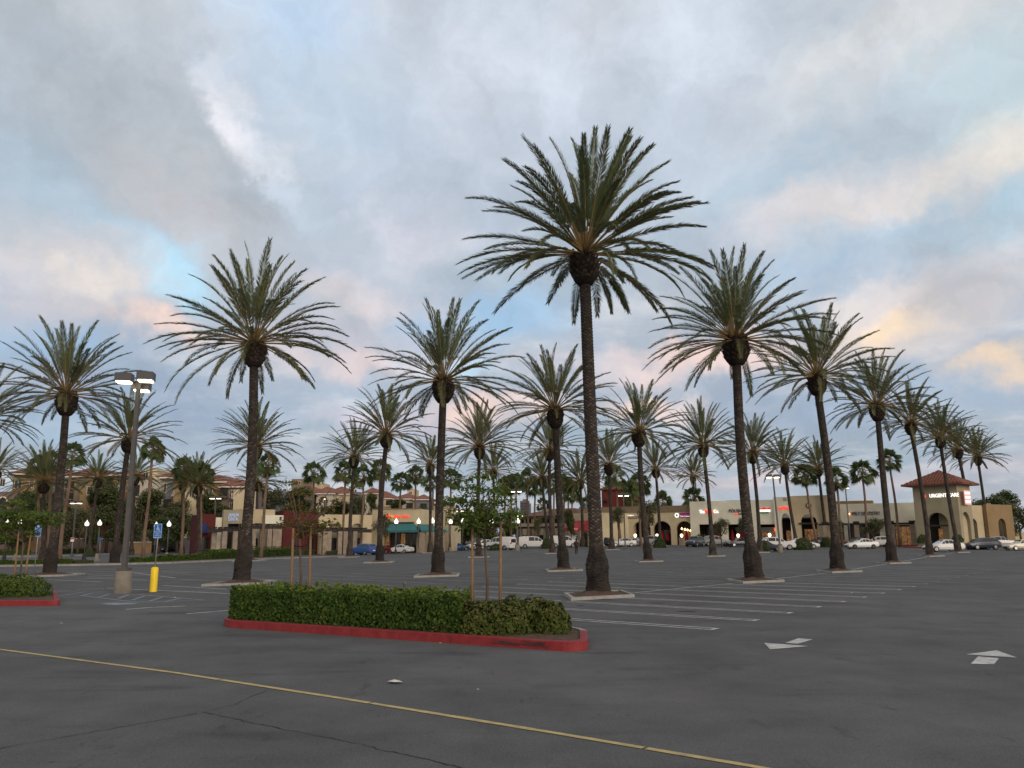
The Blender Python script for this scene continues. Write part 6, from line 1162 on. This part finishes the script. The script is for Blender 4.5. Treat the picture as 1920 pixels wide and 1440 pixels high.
# ---------------------------------------------------------------- person
P = G(1081, 1040); t = thing('person', 'person in dark clothes walking away across the car park', 'person', P, R(8))
def skin(edges_pts, edges, rads, name, m_, parent):
    me = bpy.data.meshes.new(name); me.from_pydata(edges_pts, edges, []); o = link(name, me, parent); me.materials.append(m_)
    md = o.modifiers.new('skin', 'SKIN'); 
    for i, r in enumerate(rads): me.skin_vertices[0].data[i].radius = (r, r) if not isinstance(r, tuple) else r
    me.skin_vertices[0].data[0].use_root = True; s_ = o.modifiers.new('sub', 'SUBSURF'); s_.levels = 1; s_.render_levels = 2; return o
try:
    dk = mat('dark_clothing', (.018, .017, .020), .9, .3, 9); skm = mat('skin', (.30, .17, .11), .6, .1, 9)
    pts = [(0, 0, .95), (0, .0, 1.18), (0, 0, 1.38), (0, -.01, 1.50), (0, -.02, 1.62), (-.10, 0, .90), (-.11, -.08, .50), (-.11, .10, .09), (-.12, -.04, .05), (.10, 0, .90), (.10, .10, .50), (.10, .16, .09), (.11, .27, .04), (-.21, 0, 1.40), (-.27, .02, 1.13), (-.25, -.10, .90), (.21, 0, 1.40), (.27, -.02, 1.13), (.26, .12, .92)]
    ed = [(0, 1), (1, 2), (2, 3), (3, 4), (0, 5), (5, 6), (6, 7), (7, 8), (0, 9), (9, 10), (10, 11), (11, 12), (2, 13), (13, 14), (14, 15), (2, 16), (16, 17), (17, 18)]
    rd = [(.16, .12), (.16, .11), (.19, .12), .06, .10, .095, .07, .05, .04, .095, .07, .05, .04, .075, .055, .04, .075, .055, .04]
    skin(pts, ed, rd, 'body', dk, t)
    b = MB(); b.lathe([(.02, .13), (.07, .11), (.105, .04), (.108, -.03), (.09, -.10), (.05, -.12)], 14, (0, -.02, 1.66)); b.build('hair', mat('dark_hair', (.015, .012, .010), .7, .2, 9), t)
    b = MB()
    for sx_ in (-1, 1):
        hx, hy = (.25 * sx_, -.10 if sx_ < 0 else .12); b.lathe([(.01, .05), (.035, .02), (.04, -.03), (.03, -.07)], 8, (hx, hy, .86))
        for k in range(4): b.tube([(hx - .024 + .016 * k, hy, .80), (hx - .024 + .016 * k, hy + .012, .765), (hx - .022 + .015 * k, hy + .028, .74)], [.009, .008, .006], 5)
        b.tube([(hx, hy + .03, .84), (hx, hy + .05, .80), (hx, hy + .05, .775)], [.010, .009, .007], 5)
    b.build('hands', skm, t)
    b = MB(); b.box(-.15, .15, -.24, -.12, 1.02, 1.40); b.build('backpack', mat('maroon_cloth', (.06, .025, .02), .9, .3, 8), t)
except Exception as ex: print('person', ex)
# ---------------------------------------------------------------- litter
random.seed(77)
for px, py, s, lab in ((739, 1281, .11, 'crumpled pale paper scrap on the asphalt above the yellow line'), (896, 1293, .025, 'tiny white litter speck near the yellow line'), (642, 1190, .05, 'flat paper scrap against the red kerb'), (328, 1120.5, .05, 'small white cup lid by the blue hatched bay'), (706, 1196, .03, 'tiny pale leaf litter before the red kerb middle'), (825, 1206, .03, 'tiny pale leaf litter before the red kerb right part'), (115, 1169, .04, 'small pale litter near the left red island'), (1597, 1112, .06, 'white scrap among the stall lines at right')):
    p_ = G(px, py); b = MB(); n = 9; vs = [(0, 0, s * .45)]
    for k in range(n): a = 2 * math.pi * k / n; r = s * rnd(.6, 1.2); vs.append((r * math.cos(a), r * math.sin(a), rnd(.004, s * .30)))
    b.add(vs, [(0, 1 + k, 1 + (k + 1) % n) for k in range(n)]); o = b.build('paper_scrap', mat('paper', (.52, .50, .42), .9, .15, 9), None, p_); tag(o, lab, 'litter')
bpy.context.view_layer.update(); dg = bpy.context.evaluated_depsgraph_get()
for o in [o for o in scn.objects if o.type == 'FONT']:           # lettering becomes plain mesh
    me = bpy.data.meshes.new_from_object(o.evaluated_get(dg)); k = o.name; o.name = 'old'; q = link('lettering', me, o.parent); q.location = o.location; q.rotation_euler = o.rotation_euler; q.scale = o.scale
    if not me.materials: me.materials.append(o.data.materials[0])
    bpy.data.objects.remove(o)
